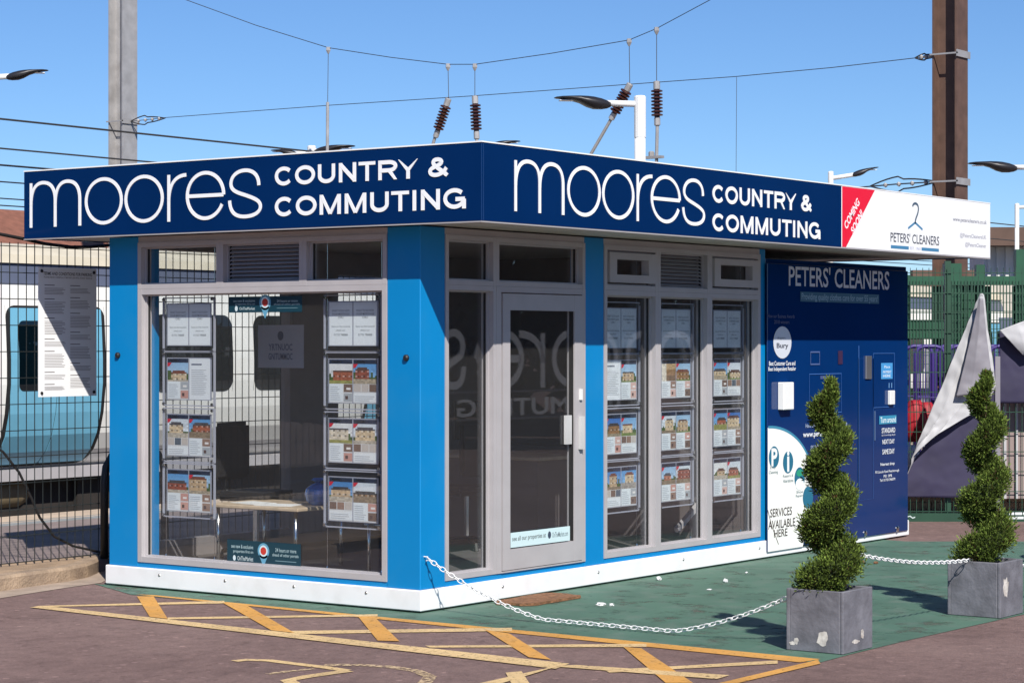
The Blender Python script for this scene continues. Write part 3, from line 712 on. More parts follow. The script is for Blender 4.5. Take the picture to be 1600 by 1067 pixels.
caps('COMMUTING', (-B - .0006, 0, 0), (0, -1, 0), -yL(430), -yL(728), *w2, (-1, 0, 0), fl)
v1 = (onY(1190, 324, -A).z, onY(1190, 297, -A).z); v2 = (onY(1190, 367, -A).z, onY(1190, 340, -A).z)
caps('COUNTRY &', (0, -A - .0006, 0), (1, 0, 0), xR(1113), xR(1268), *v1, (0, -1, 0), fr_)
caps('COMMUTING', (0, -A - .0006, 0), (1, 0, 0), xR(1113), xR(1281), *v2, (0, -1, 0), fr_)
# white end panel print
FS = Sheet((0, FY0 - .0028, 0), (1, 0, 0), (0, 0, 1), (0, -1, 0), .0008)
RED = (226, 20, 52)
def FXp(px, py): q = onY(px, py, FY0 - .0028); return q.x, q.z
xa = xr + .004; xb = FXp(1367, 303)[0]; xc = FXp(1322, 395)[0]
FS.poly([(xa, ZF0 + .004), (xc, ZF0 + .004), (xb, ZF1 - .004), (xa, ZF1 - .004)], RED)
RD = FS; FS.layer()
rot = math.atan2(ZF1 - ZF0, xb - xc)
c1 = FXp(1331, 334); c2 = FXp(1339, 347)
FS.text('COMING', c1[0] - .165, c1[1] - .036, c1[0] + .165, c1[1] + .036, (250, 235, 238), .03, rot)
FS.text('SOON!', c2[0] - .125, c2[1] - .036, c2[0] + .125, c2[1] + .036, (250, 235, 238), .03, rot)
FS.build('red_corner', 'print', fw, colour=True); FS = Sheet((0, FY0 - .0028, 0), (1, 0, 0), (0, 0, 1), (0, -1, 0), .0008)
GREY = (74, 92, 110); BLU = (70, 128, 168)
def fpt(x, y): return FXp(x, y)
hk = bez([(*fpt(1426, 323), 0), (*fpt(1427, 315), 0), (*fpt(1436, 317), 0), (*fpt(1435, 328), 0), (*fpt(1434, 338), 0), (*fpt(1430, 340), 0), (*fpt(1430, 350), 0)])
FS.stroke([(p.x, p.y) for p in hk], .022, GREY); FS.stroke([fpt(1430, 348), fpt(1419, 357)], .02, BLU); FS.stroke([fpt(1430, 348), fpt(1441.5, 359)], .02, BLU)
def ftext(t, x0, y0, x1, y1, c, bold=0.0):
    Y = FY0 - .0028; a = FXp(x0, y0); b = FXp(x1, y1); m_ = (x0 + x1) / 2; FS.text(t, a[0], onY(m_, y1, Y).z, b[0], onY(m_, y0, Y).z, c, bold)
ftext("PETERS' CLEANERS", 1391.5, 366, 1467.5, 381, (62, 66, 78), .008)
a = fpt(1392, 386); b = fpt(1420, 386); z = onY(1430, 388.5, FY0).z
FS.rect(a[0], z - .014, fpt(1420, 388)[0], z + .014, BLU); FS.rect(fpt(1440, 388)[0], z - .014, fpt(1467, 388)[0], z + .014, BLU); FS.text('EST. 1965', fpt(1422, 388)[0], z - .012, fpt(1438.5, 388)[0], z + .012, (170, 175, 205), .004)
FS.build('logo', 'print', fw, colour=True); FS = Sheet((0, FY0 - .0028, 0), (1, 0, 0), (0, 0, 1), (0, -1, 0), .0008)
ftext('www.peterscleaners.co.uk', 1489, 342, 1541.5, 350, (105, 105, 122), .004); FS.build('contact_line', 'print', fw, colour=True); FS = Sheet((0, FY0 - .0028, 0), (1, 0, 0), (0, 0, 1), (0, -1, 0), .0008); ftext('@PetersCleanersUK', 1500, 366, 1541, 374, (150, 150, 164), .004); FS.build('contact_line', 'print', fw, colour=True); FS = Sheet((0, FY0 - .0028, 0), (1, 0, 0), (0, 0, 1), (0, -1, 0), .0008); ftext('@PetersCleaner', 1508, 380, 1541, 388, (150, 150, 164), .004)
FS.build('contact_line', 'print', fw, colour=True)

# vinyl on the big left window -------------------------------------------------
def pin(s, x, y, r):
    s.poly([(x - r * .75, y - r * .55), (x, y - r * 2.1), (x + r * .75, y - r * .55)], (96, 156, 184)); s.disc(x, y, r, r, (96, 156, 184)); s.layer(); s.disc(x, y, r * .72, r * .72, (200, 222, 228)); s.layer(); s.disc(x, y, r * .5, r * .5, (190, 60, 50)); s.k -= 2
for (x0, y0, x1, y1, xp, yp) in ((358, 463, 472, 488, 412, 470), (355, 846, 470, 884, 411, 856)):
    a = onX(x0, y0, .0575); b = onX(x1, y1, .0575); wdt = a.y - b.y; mz = (onX((x0 + x1) / 2, y0, .0575).z, onX((x0 + x1) / 2, y1, .0575).z); h = mz[0] - mz[1]
    s_ = Sheet((.0575, a.y, mz[1]), (0, -1, 0), (0, 0, 1), (-1, 0, 0), .0006)
    s_.rect(0, 0, wdt * .47, h, (22, 58, 72)); s_.rect(wdt * .53, 0, wdt, h, (22, 58, 72)); s_.rect(wdt * .47, 0, wdt * .53, h, (22, 58, 72)); s_.layer()
    s_.text('see new & exclusive', .04, h * .66, wdt * .36, h * .82, (170, 195, 200), .004); s_.text('properties first on', .06, h * .44, wdt * .36, h * .6, (170, 195, 200), .004); s_.text('OnTheMarket', .10, h * .16, wdt * .36, h * .34, (190, 205, 208), .008)
    s_.disc(.07, h * .25, .014, .02, (200, 215, 220), 10)
    s_.text('24 hours or more', wdt * .66, h * .62, wdt * .94, h * .78, (170, 195, 200), .004); s_.text('ahead of other portals', wdt * .62, h * .40, wdt * .97, h * .56, (170, 195, 200), .004); s_.rect(wdt * .66, h * .24, wdt * .94, h * .27, (110, 140, 150))
    pin(s_, wdt * .5, h * .62, .055)
    o = s_.build('window_sticker', 'print', K, colour=True)

# ================================================================== display holders in the windows
def house_page(s, x, y, w, h, rnd, kind):
    """one printed property page, lower left corner x, y"""
    if kind == 'notice':
        s.rect(x, y, x + w, y + h, (232, 236, 238)); s.layer()
        for t, f0, f1, i0, i1 in (('WHAT TO DO NOW', .78, .83, .12, .88), ('YOUR MORTGAGE', .70, .75, .12, .88), ('OR?', .62, .67, .38, .62), ('Save on the income', .42, .46, .1, .9), ('check our', .33, .37, .3, .7), ('01733 788888', .22, .27, .2, .8)):
            s.text(t, x + w * i0, y + h * f0, x + w * i1, y + h * f1, (120, 126, 132), .006)
        s.k -= 1; return
    if kind == 'letter':
        s.rect(x, y, x + w, y + h, (228, 231, 234)); s.layer(); s.rect(x + w * .1, y + h * .84, x + w * .6, y + h * .88, (120, 126, 140)); s.lines(x + w * .1, y + h * .12, x + w * .9, y + h * .76, 14, (176, 180, 186), .35, .3, rnd); s.k -= 1; return
    s.rect(x, y, x + w, y + h, (222, 222, 222)); s.layer()
    s.rect(x, y + h * .90, x + w, y + h, (24, 40, 66)); s.rect(x + w * .1, y + h * .935, x + w * .5, y + h * .965, (130, 140, 165))
    sky_c = rnd.choice([(92, 152, 205), (70, 130, 190), (206, 214, 222), (150, 185, 215), (60, 112, 185), (222, 222, 222), (120, 168, 210)])
    hb = rnd.choice([(164, 92, 66), (180, 112, 84), (208, 184, 150), (190, 162, 128), (146, 76, 58), (216, 202, 180), (150, 110, 70)])
    gr = rnd.choice([(118, 132, 72), (148, 136, 112), (158, 150, 142), (172, 158, 136), (140, 122, 100), (186, 176, 160), (150, 148, 84)])
    rf = rnd.choice([(92, 60, 50), (78, 74, 78), (118, 68, 52), (60, 56, 58)])
    y0, y1 = y + h * .44, y + h * .90; nx, ny = 12, 12; hl = rnd.uniform(.08, .32); top = rnd.uniform(.42, .78); lo_x = rnd.randint(0, 3); hi_x = rnd.randint(8, 12); room = rnd.random() < .12; rc = [rnd.choice([(206, 188, 160), (186, 156, 116), (150, 116, 80), (226, 216, 200), (120, 96, 70)]) for _ in range(9)]
    tl = [rnd.uniform(.30, .62) if rnd.random() < .5 else .3 for _ in range(nx)]
    for i in range(nx):
        for j in range(ny):
            v = (j + .5) / ny
            if room: c = rc[(i * 3 // nx) * 3 + j * 3 // ny]
            elif v < hl: c = gr
            elif lo_x <= i < hi_x and v < top: c = tuple((a_ + b_ * .8) / 1.8 for a_, b_ in zip(hb, (226, 224, 222))) if (i % 3 == 1 and j % 3 == 1) else (tuple(q * .62 for q in hb) if (i % 3 == 2 and j % 3 == 1) else hb)
            elif lo_x <= i < hi_x and v < top + .14 and (lo_x < i < hi_x - 1 or v < top + .07): c = rf
            elif v < tl[i]: c = (70, 92, 44)
            else: c = tuple(q + (255 - q) * (.35 * (1 - v)) for q in sky_c)
            k_ = rnd.uniform(.88, 1.1) if v < top + .1 or room else rnd.uniform(.97, 1.03)
            s.rect(x + w * i / nx, y0 + (y1 - y0) * j / ny, x + w * (i + 1) / nx, y0 + (y1 - y0) * (j + 1) / ny, tuple(min(255, q * k_) for q in c))
    s.layer()
    s.layer()
    if rnd.random() < .6: s.poly([(x, y1), (x, y1 - h * .10), (x + w * .10, y1 - h * .08), (x + w * .20, y1)], (206, 30, 56))
    s.k -= 1
    if rnd.random() < .78:
        s.rect(x, y + h * .02, x + w * .60, y + h * .44, (226, 231, 234)); s.layer(); s.lines(x + w * .05, y + h * .06, x + w * .55, y + h * .40, 7, (176, 182, 190), .35, .4, rnd); s.k -= 1
        for z0, z1 in ((.03, .22), (.25, .43)): s.rect(x + w * .63, y + h * z0, x + w, y + h * z1, rnd.choice([(200, 150, 138), (150, 120, 104), (172, 176, 180), (120, 96, 84), (214, 178, 168)]))
        s.layer(); s.rect(x + w * .7, y + h * .08, x + w * .82, y + h * .16, (92, 70, 66)); s.rect(x + w * .75, y + h * .3, x + w * .93, y + h * .35, (236, 230, 226)); s.k -= 1
    else:
        for i in range(3): s.rect(x + w * (.02 + .33 * i), y + h * .26, x + w * (.32 + .33 * i), y + h * .43, rnd.choice([(150, 120, 104), (196, 186, 178), (120, 96, 84), (90, 100, 112)]))
        s.rect(x, y + h * .02, x + w, y + h * .22, (228, 231, 233)); s.layer(); s.lines(x + w * .06, y + h * .05, x + w * .94, y + h * .19, 3, (180, 184, 190), .35, .3, rnd); s.k -= 1
    s.k -= 1
def holder(face, ctr, label, group, kinds, rnd):
    """clear acrylic pocket with two pages, hung on cables"""
    u = Vector((0, -1, 0)) if face == 'L' else Vector((1, 0, 0)); n = Vector((-1, 0, 0)) if face == 'L' else Vector((0, -1, 0)); ctr = Vector(ctr)
    h = empty('poster_holder', ctr); tag(h, label, 'poster holder', group)
    W2, H2 = .255, .195
    mb = MB(); mb.obox(ctr + n * .007, u * W2, Vector((0, 0, H2)), n * .0015); mb.obox(ctr - n * .007, u * W2, Vector((0, 0, H2)), n * .0015); mb.build('acrylic_pocket', 'acrylic', h)
    e = MB()
    for sx in (-1, 1): e.obox(ctr + u * (W2 * sx), u * .004, Vector((0, 0, H2)), n * .009)
    for sz in (-1, 1): e.obox(ctr + Vector((0, 0, H2 * sz)), u * W2, Vector((0, 0, .004)), n * .009)
    e.build('pocket_edge', 'cloud_grey', h)
    for sx in (-1, 1):
        for sz in (-1, 1):
            MB().lathe(ctr + u * (sx * (W2 - .012)) + Vector((0, 0, sz * (H2 - .012))) + n * .009, n, [(0, .011), (.012, .011)], 8).build('clamp', 'chrome', h)
    for i, kd in enumerate(kinds):
        s = Sheet(ctr + u * (-.214 + i * .218) + Vector((0, 0, -.15)) + n * .0005, u, (0, 0, 1), n, .0006)
        house_page(s, 0, 0, .208, .297, rnd, kd); s.build('page', 'print_matt', h, colour=True)
    b = MB(); b.obox(ctr - n * .001, u * .225, Vector((0, 0, .155)), n * .0006); b.build('backing_card', 'cloud_grey', h)
    return h
def cable(face, ctr, label):
    u = Vector((0, -1, 0)) if face == 'L' else Vector((1, 0, 0)); n = Vector((-1, 0, 0)) if face == 'L' else Vector((0, -1, 0)); c = Vector(ctr)
    r_ = empty('cable_display', (c.x, c.y, .165)); tag(r_, label, 'cable display', 'steel cables that carry the poster holders')
    for sx in (-1, 1):
        q = c + u * (sx * .243) - n * .014
        MB().tube([(q.x, q.y, .25), (q.x, q.y, 2.54)], .0022, 5).build('cable', 'chrome', r_)
        MB().lathe((q.x, q.y, .165), (0, 0, 1), [(0, .016), (.03, .016), (.085, .006)], 8).build('floor_fitting', 'chrome', r_)
rows = (1.93, 1.535, 1.125, .722); rn = ('top', 'second', 'third', 'bottom')
GH = 'poster holders hanging in the kiosk windows'
for ci, (px0, px1, nm) in enumerate(((262, 329, 'column by the left blue post'), (514, 590, 'column by the near corner post'))):
    yc = (onX(px0, 600, .115).y + onX(px1, 600, .115).y) / 2
    cable('L', (.115, yc, 0), f'pair of thin steel cables in the front window, {nm}')
    for ri, z in enumerate(rows):
        kinds = ('notice', 'notice') if ri == 0 else (('home', 'letter') if (ci, ri) == (0, 1) else ('home', 'home'))
        holder('L', (.115, yc, z), f'{rn[ri]} two page poster holder in the big front window, {nm}', GH, kinds, random.Random(11 + ci * 7 + ri))
for ci, (px0, px1, nm) in enumerate(((946, 994, 'pane next to the door post'), (1034, 1078, 'middle pane'), (1115, 1157, 'pane next to the laundry panel'))):
    xc_ = (onY(px0, 600, .115).x + onY(px1, 600, .115).x) / 2
    cable('R', (xc_, .115, 0), f'pair of thin steel cables in the long side, {nm}')
    for ri, z in enumerate(rows):
        kinds = ('notice', 'notice') if ri == 0 else (('letter', 'home') if (ci, ri) == (0, 1) else ('home', 'home'))
        holder('R', (xc_, .115, z - .02), f'{rn[ri]} two page poster holder in the long side, {nm}', GH, kinds, random.Random(51 + ci * 7 + ri))

# ------------------------------------------------------------------ things inside the kiosk
s_ = Sheet((.9, 0, 0), (0, -1, 0), (0, 0, 1), (-1, 0, 0), .001)
a = onX(403, 508, .9); b = onX(474, 575, .9); c = (a + b) / 2
pl = empty('hanging_placard', (.9, c.y, b.z)); tag(pl, 'pale grey placard hanging inside behind the big front window', 'sign')
MB().obox((.905, c.y, c.z), (.003, 0, 0), (0, (a.y - b.y) / 2, 0), (0, 0, (a.z - b.z) / 2)).build('board', 'cloud_grey', pl)
s_.disc(-c.y, c.z + .08, .03, .035, (60, 66, 92), 14); s_.text('YRTNUOC', -c.y - .12, c.z - .03, -c.y + .12, c.z + .02, (84, 90, 120), .02); s_.text('GNITUMMOC', -c.y - .12, c.z - .10, -c.y + .12, c.z - .05, (84, 90, 120), .02)
s_.build('board_print', 'print', pl, colour=True)
MB().tube([(.905, c.y - .12, a.z), (.905, c.y - .12, 2.545)], .002, 4).tube([(.905, c.y + .12, a.z), (.905, c.y + .12, 2.545)], .002, 4).build('hanging_cord', 'wire', pl)
tb = empty('low_table', (.68, 1.86, .165)); tag(tb, 'low pale wooden table with steel legs behind the front window', 'table')
bbox('table_top', 'light_wood', tb, .38, .98, 1.42, 2.30, .585, .612)
for x in (.43, .93):
    for y in (1.48, 2.24): MB().tube([(x, y, .165), (x, y, .585)], .014, 8).build('leg', 'chrome', tb, True)
bwl = empty('wrapped_gift', (.72, 1.52, .612)); tag(bwl, 'round blue foil wrapped gift on the low table', 'gift')
mb = MB().lathe((.72, 1.52, .613), (0, 0, 1), [(0, .05), (.03, .085), (.08, .10), (.12, .09), (.15, .05), (.165, .012)], 14); mb.build('wrapped_ball', 'blue_wrap', bwl)
MB().lathe((.72, 1.52, .777), (0, 0, 1), [(0, .014), (.02, .05), (.035, .03)], 8).build('ruffle', 'blue_wrap', bwl)
def chair(x, y, rz, label):
    t = empty('office_chair', (0, 0, 0)); tag(t, label, 'chair', 'dark chairs inside the kiosk')
    MB().bbox(-.23, .23, -.23, .23, .43, .50, .03, 2).build('seat', 'seat_dark', t); mb = MB().bbox(-.22, .22, .20, .26, .58, 1.02, .028, 2); mb.build('backrest', 'seat_dark', t)
    MB().tube([(0, .22, .45), (0, .27, .5), (0, .26, .7)], .02, 6).build('back_bracket', 'black_plastic', t); MB().tube([(0, 0, .08), (0, 0, .44)], .025, 8).build('column', 'chrome', t)
    for k_ in range(5):
        an = k_ * 2 * math.pi / 5; MB().tube([(0, 0, .09), (math.cos(an) * .27, math.sin(an) * .27, .05), (math.cos(an) * .28, math.sin(an) * .28, 0)], .018, 6).build('foot', 'black_plastic', t)
    t.location = (x, y, .165); t.rotation_euler.z = rz; return t
chair(1.05, 2.43, R(8), 'dark office chair behind the low table'); chair(2.5, 1.5, R(160), 'dark office chair beside the reception desk')
dk = empty('reception_desk', (3.2, 1.5, .165)); tag(dk, 'dark reception desk deep inside the kiosk', 'desk')
bbox('desk_top', 'light_wood', dk, 2.8, 3.4, 1.0, 2.3, .86, .89); box('front_panel', 'inside_dark', dk, 2.83, 2.85, 1.05, 2.25, .2, .86); box('side_panel', 'inside_dark', dk, 2.85, 3.38, 1.05, 1.08, .165, .86); box('side_panel', 'inside_dark', dk, 2.85, 3.38, 2.22, 2.25, .165, .86)
rk = empty('leaflet_rack', (.35, .55, .165)); tag(rk, 'chrome tube stand beside the near corner inside the front window', 'rack')
for y in (.42, .74): MB().tube([(.36, y, .165), (.36, y, .62)], .012, 8).build('upright', 'chrome', rk, True)
MB().tube([(.36, .36, .53), (.36, .78, .53)], .009, 6).build('crossbar', 'chrome', rk, True)
br = empty('leaning_board', (3.4, .5, .165)); tag(br, 'pale batten leaning inside the middle side pane', 'board')
a = onY(1057, 828, .35); b = onY(1094, 785, .35)
MB().obox((a + b) / 2, (b - a) / 2, (0, .02, 0), Vector((0, 1, 0)).cross((b - a).normalized()) * .02).build('batten', 'frame', br)

# ================================================================== fence, sign and clutter at the left
FYL = 3.80
fn = empty('mesh_fence', (-.3, FYL, .11)); tag(fn, 'dark welded mesh fence along the platform behind the kiosk', 'fence')
mb = MB(); x = -9.0
while x < 8.1:
    mb.obox((x, FYL, 1.335), (.0026, 0, 0), (0, .0026, 0), (0, 0, 1.225)); x += .083
for i in range(13):
    z = .13 + .2 * i
    mb.obox((-.45, FYL - .005, z), (8.55, 0, 0), (0, .003, 0), (0, 0, .0034))
o = mb.build('mesh_panel', 'fence_dark', fn); o['kind'] = 'stuff'
for x in (-5.2, -2.7, 2.95, 5.4, 7.5): bbox('post', 'fence_dark', fn, x - .03, x + .03, FYL + .01, FYL + .07, .1, 2.6, .004)
a = onY(60, 418, FYL - .02); b = onY(150.5, 620, FYL - .02)
ts = empty('notice_board', (a.x, FYL - .02, b.z)); tag(ts, 'tall white terms and conditions notice fixed to the mesh fence', 'sign')
z1 = onY(105, 419, FYL).z; z0 = onY(105, 619, FYL).z; wd = b.x - a.x; hh = z1 - z0
MB().box(a.x, b.x, FYL - .022, FYL - .016, z0, z1).build('board', 'white_sign', ts)
s_ = Sheet((a.x, FYL - .0228, z0), (1, 0, 0), (0, 0, 1), (0, -1, 0), .0008)
s_.text('TERMS AND CONDITIONS FOR PARKING', wd * .08, hh * .94, wd * .92, hh * .965, (60, 50, 52), .012); s_.text('PLEASE READ CAREFULLY BEFORE LEAVING YOUR VEHICLE', wd * .09, hh * .918, wd * .92, hh * .93, (120, 108, 104), .006)
rnd = random.Random(3)
for x0 in (.1, .54):
    z = .86
    while z > .09:
        n_ = rnd.randint(4, 9); hgt = n_ * .0135
        s_.rect(wd * x0, hh * z, wd * (x0 + .17), hh * (z + .006), (110, 104, 104)); s_.lines(wd * x0, hh * max(.05, z - hgt), wd * (x0 + .36), hh * (z - .012), n_, (168, 164, 164), .42, .18, rnd); z -= hgt + .04
s_.build('board_print', 'print_matt', ts, colour=True)
for sx in (.05, .95):
    for sz in (.03, .97): MB().lathe((a.x + wd * sx, FYL - .023, z0 + hh * sz), (0, -1, 0), [(0, .013), (.008, .011)], 8).build('bolt', 'black_plastic', ts)
def sag(p, q, d, n=14): return [Vector(p).lerp(Vector(q), i / n) - Vector((0, 0, d * 4 * (i / n) * (1 - i / n))) for i in range(n + 1)]
c1 = [onY(x, y, FYL - .03) for x, y in ((-60, 352), (0, 366), (35, 373), (70, 381), (110, 386), (140, 386), (172, 383), (215, 378))]
tag(MB().tube(c1, .014, 6).build('fence_cable', 'black_rubber', smooth=True), 'thick black cable draped along the top of the mesh fence', 'cable')
c2 = [onY(x, y, FYL + .06) for x, y in ((-20, 690), (5, 706), (30, 738), (50, 780), (62, 808), (85, 838), (115, 853), (160, 863))]
tag(MB().tube(c2, .010, 6).build('hanging_cable', 'black_rubber', smooth=True), 'thin black cable hanging down behind the mesh fence to the ground', 'cable')
hp = onZ(163, 872, .1); top = .93
hoop = [Vector((hp.x, hp.y, .1)), Vector((hp.x, hp.y, .7)), Vector((hp.x + .02, hp.y, .82)), Vector((hp.x + .08, hp.y, .90)), Vector((hp.x + .17, hp.y, .93)), Vector((hp.x + .5, hp.y, .93)), Vector((hp.x + .59, hp.y, .90)), Vector((hp.x + .65, hp.y, .82)), Vector((hp.x + .67, hp.y, .7)), Vector((hp.x + .67, hp.y, .1))]
tag(MB().tube(hoop, .032, 10).build('hoop_barrier', 'black_plastic', smooth=True), 'black steel hoop barrier standing at the left rear of the kiosk', 'barrier')

# ================================================================== train
TY = 11.1
def carriage(x0, L, label):
    t = empty('train_carriage', (x0, TY + 1.4, -.78)); tag(t, label, 'train', 'carriages of the white train')
    prof = [(.52, .25), (.36, .34), (.22, .48), (.11, .68), (.04, .95), (.0, 1.3), (0, 1.6), (.02, 2.0), (.06, 2.5)]
    sect = [(TY + a, z) for a, z in prof]; sect2 = sect + [(TY + 2.8 - a, z) for a, z in prof[::-1]]
    mb = MB(); mb.prism([(x0, y, z) for y, z in sect2], (L, 0, 0)); mb.build('body', 'train_white', t)
    MB().prism([(x0, TY + .045, 2.5), (x0, TY + .12, 2.745), (x0, TY + 2.68, 2.745), (x0, TY + 2.755, 2.5)], (L, 0, 0)).build('upper_band', 'train_band', t)
    MB().prism([(x0, TY + .08, 2.745), (x0, TY + .10, 2.85), (x0, TY + .5, 2.98), (x0, TY + 1.4, 3.05), (x0, TY + 2.3, 2.98), (x0, TY + 2.7, 2.85), (x0, TY + 2.72, 2.745)], (L, 0, 0)).build('roof', 'train_roof', t)
    sk = MB(); sk.box(x0 + .2, x0 + L - .2, TY + .22, TY + 2.58, .14, .27); sk.build('sole_bar', 'frame', t)
    uf = MB(); uf.box(x0 + .5, x0 + L - .5, TY + .5, TY + 2.3, -.35, .14); uf.build('underframe', 'underframe', t)
    def surf(z):   # y of the side at height z
        for (a, p), (b, q) in zip(prof, prof[1:]):
            if p <= z <= q: return TY + a + (b - a) * (z - p) / (q - p)
        return TY
    def panel(xa, xb, za, zb, out, name, m, parent, rad=.1):
        zs = sorted({round(q, 4) for q in [za, zb] + [za + rad * t_ for t_ in (.04, .14, .3, .5, .75, 1)] + [zb - rad * t_ for t_ in (.04, .14, .3, .5, .75, 1)] + [za + (zb - za) * i / 8 for i in range(1, 8)] + [q for _, q in prof if za < q < zb]}); mb = MB()
        for z_a, z_b in zip(zs, zs[1:]):
            def ins(z):
                d = min(z - za, zb - z); return rad - math.sqrt(max(0, rad * rad - (rad - d) ** 2)) if d < rad else 0
            i0, i1 = ins(z_a), ins(z_b); ya, yb = surf(z_a) - out, surf(z_b) - out
            mb.face([(xa + i0, ya, z_a), (xb - i0, ya, z_a), (xb - i1, yb, z_b), (xa + i1, yb, z_b)])
        # edge thickness
        n0 = len(mb.f)
        for z_a, z_b in zip(zs, zs[1:]):
            for xx in (xa, xb): mb.face([(xx, surf(z_a) - out, z_a), (xx, surf(z_a) + .01, z_a), (xx, surf(z_b) + .01, z_b), (xx, surf(z_b) - out, z_b)])
        return mb.build(name, m, parent)
    o = 6.25 - 6.65
    for k in range(int(L // 6.65)):
        xd = x0 + .9 + k * 6.65 + 0.0
        sr = panel(xd - .06, xd + 1.53, .30, 2.24, .004, 'door_surround', 'black_rubber', t, .14)
        for j in range(2):
            xa = xd + j * .742; dr = panel(xa, xa + .728, .33, 2.21, .012, 'door', 'train_blue', t, .03)
            panel(xa + .12, xa + .60, 1.22, 2.06, .016, 'door_window', 'train_glass', dr, .08)
        for j in range(2):
            xa = xd + 2.37 + j * 1.86; panel(xa, xa + 1.45, 1.16, 2.16, .006, 'window', 'train_glass', t, .16)
    for i in range(int(L / .5)): pass
    for xw in (x0 + 2.2, x0 + 4.6, x0 + L - 4.6, x0 + L - 2.2):
        MB().lathe((xw, TY + .62, -.36), (0, 1, 0), [(0, .28), (.02, .42), (.12, .42), (.13, .46), (.15, .46)], 20).build('wheel', 'underframe', t)
    tk = MB().lathe((x0 + 7.2, TY + .62, -.02), (1, 0, 0), [(0, .05), (.06, .17), (.2, .22), (.9, .22), (1.04, .17), (1.1, .05)], 14); tk.build('air_tank', 'tank', t, True)
    box('equipment_case', 'underframe', t, x0 + 9, x0 + 11.2, TY + .42, TY + 1.0, -.5, .12)
    return t
carriage(6.25 - .9 - 6.65, 20.6, 'white train carriage with pale blue doors behind the left fence')
carriage(6.25 - .9 - 6.65 + 20.9, 20.6, 'second white train carriage, seen behind the kiosk')
carriage(6.25 - .9 - 6.65 + 41.8, 20.6, 'farthest white train carriage, behind the green gate')

# ================================================================== masts, wires, insulators
MX = 18.86; MYR = 4.92; MYL = 22.2
def mast(x, y, m, label, z1=11.5, w=.39, rz=0.0):
    t = empty('overhead_line_mast', (x, y, -.9 if y > 7 else .1)); tag(t, label, 'mast', 'steel masts of the overhead line'); z0 = -.95 if y > 7 else .09
    h = w / 2
    MB().box(x - h, x + h, y - h, y - h + .03, z0, z1).build('flange', m, t); MB().box(x - h, x + h, y + h - .03, y + h, z0, z1).build('flange', m, t)
    MB().box(x - .012, x + .012, y - h + .03, y + h - .03, z0, z1).build('web', m, t)
    bbox('base_plate', m, t, x - .35, x + .35, y - .35, y + .35, z0, z0 + .04)
    return t
m1 = mast(MX, MYL, 'galvanised', 'tall pale grey steel mast rising behind the left of the kiosk')
m2 = mast(MX, MYR, 'rust_brown', 'tall rusty brown steel mast rising behind the white end sign')
def HS(px, py): return onX(px, py, MX)
def clampband(t, m_, y, px, py, sgn):
    z = HS(px, py).z; h = .2
    o = MB().box(MX - h - .03, MX + h + .03, y - h - .02, y - h - .005, z - .05, z + .05).box(MX - h - .03, MX - h - .01, y - h - .02, y + h + .02, z - .012, z + .012); o.build('clamp_band', 'galvanised', m_)
clampband(None, m1, MYL, 205, 190, 1); clampband(None, m2, MYR, 1480, 87, 1); clampband(None, m2, MYR, 1480, 285, 1)
def wire(pts, label, r=.0065, name='overhead_wire', grp='thin wires of the overhead line'):
    o = MB().tube(pts, r, 4).build(name, 'wire'); tag(o, label, 'wire', grp); return o
top_pts = [HS(*p) for p in ((205, -32), (290, 0), (400, 40), (513, 75), (610, 90), (700, 101), (742, 101), (860, 84), (983, 63), (1026, 45), (1110, 0), (1240, -75), (1465, -215))]
wire(top_pts, 'upper sagging span wire running across the whole sky')
wire([HS(*p) for p in ((205, 190), (260, 184), (513, 165), (742, 150), (985, 132), (1150, 120), (1300, 106), (1465, 87))], 'lower span wire crossing the sky from mast to mast', .006)
wire([HS(*p) for p in ((1250, 300), (1330, 294), (1400, 288), (1465, 284))], 'short wire running to the rusty mast just above the white sign', .010)
def twist(mast_, x0, y0, x1, y1, am):
    a, b = HS(x0, y0), HS(x1, y1)
    for s in (-1, 1):
        pts = [a.lerp(b, i / 12) + Vector((0, 0, s * am * math.sin(math.pi * i / 12) * (1 if i < 6 else .6))) for i in range(13)]
        MB().tube(pts, .012, 5).build('stay_loop', 'wire', mast_)
    for i in range(4): MB().lathe(a.lerp(b, .2 + i * .2), b - a, [(0, .02), (.03, .04), (.06, .02)], 6).build('turnbuckle', 'galvanised', mast_)
twist(m1, 204, 190, 258, 185, .09); twist(m2, 1360, 291, 1465, 284, .12); twist(m2, 1430, 91, 1465, 87, .05)
def dropper(label, p_top, p_mid, ins=None, tail=None, r=.007):
    t = empty('line_dropper', HS(*p_mid)); tag(t, label, 'line dropper', 'droppers hanging from the span wire')
    MB().tube([HS(*p_top), HS(*p_mid)], r, 4).build('hanger_wire', 'wire', t)
    MB().lathe(HS(p_top[0], p_top[1] - 2), (0, 0, -1), [(0, .04), (.06, .045), (.12, .015)], 6).build('wire_clamp', 'galvanised', t)
    if ins:
        a, b = HS(*ins[0]), HS(*ins[1]); L = (b - a).length; prof = [(0, .03), (.02 * L, .05), (.16 * L, .055), (.18 * L, .045)]
        MB().lathe(a, b - a, [(0, .03), (.01, .055), (L * .18, .055), (L * .19, .03)], 10).build('end_cap', 'galvanised', t)
        pr = []
        for i in range(8):
            q = L * (.19 + .6 * i / 8); pr += [(q, .045), (q + L * .02, .095), (q + L * .045, .095), (q + L * .06, .045)]
        MB().lathe(a, b - a, pr + [(L * .8, .045)], 12).build('insulator', 'insulator', t)
        MB().lathe(a, b - a, [(L * .8, .03), (L * .81, .05), (L * .97, .05), (L, .02)], 10).build('end_cap', 'galvanised', t)
    if tail:
        MB().tube([HS(*tail[0]), HS(*tail[1])], .028, 8).build('tail_rod', 'galvanised', t)
    return t
dropper('plain dropper wire with a pale rod, no insulator, left of the others', (513, 76), (512, 160), None, ((512, 160), (511, 300)))
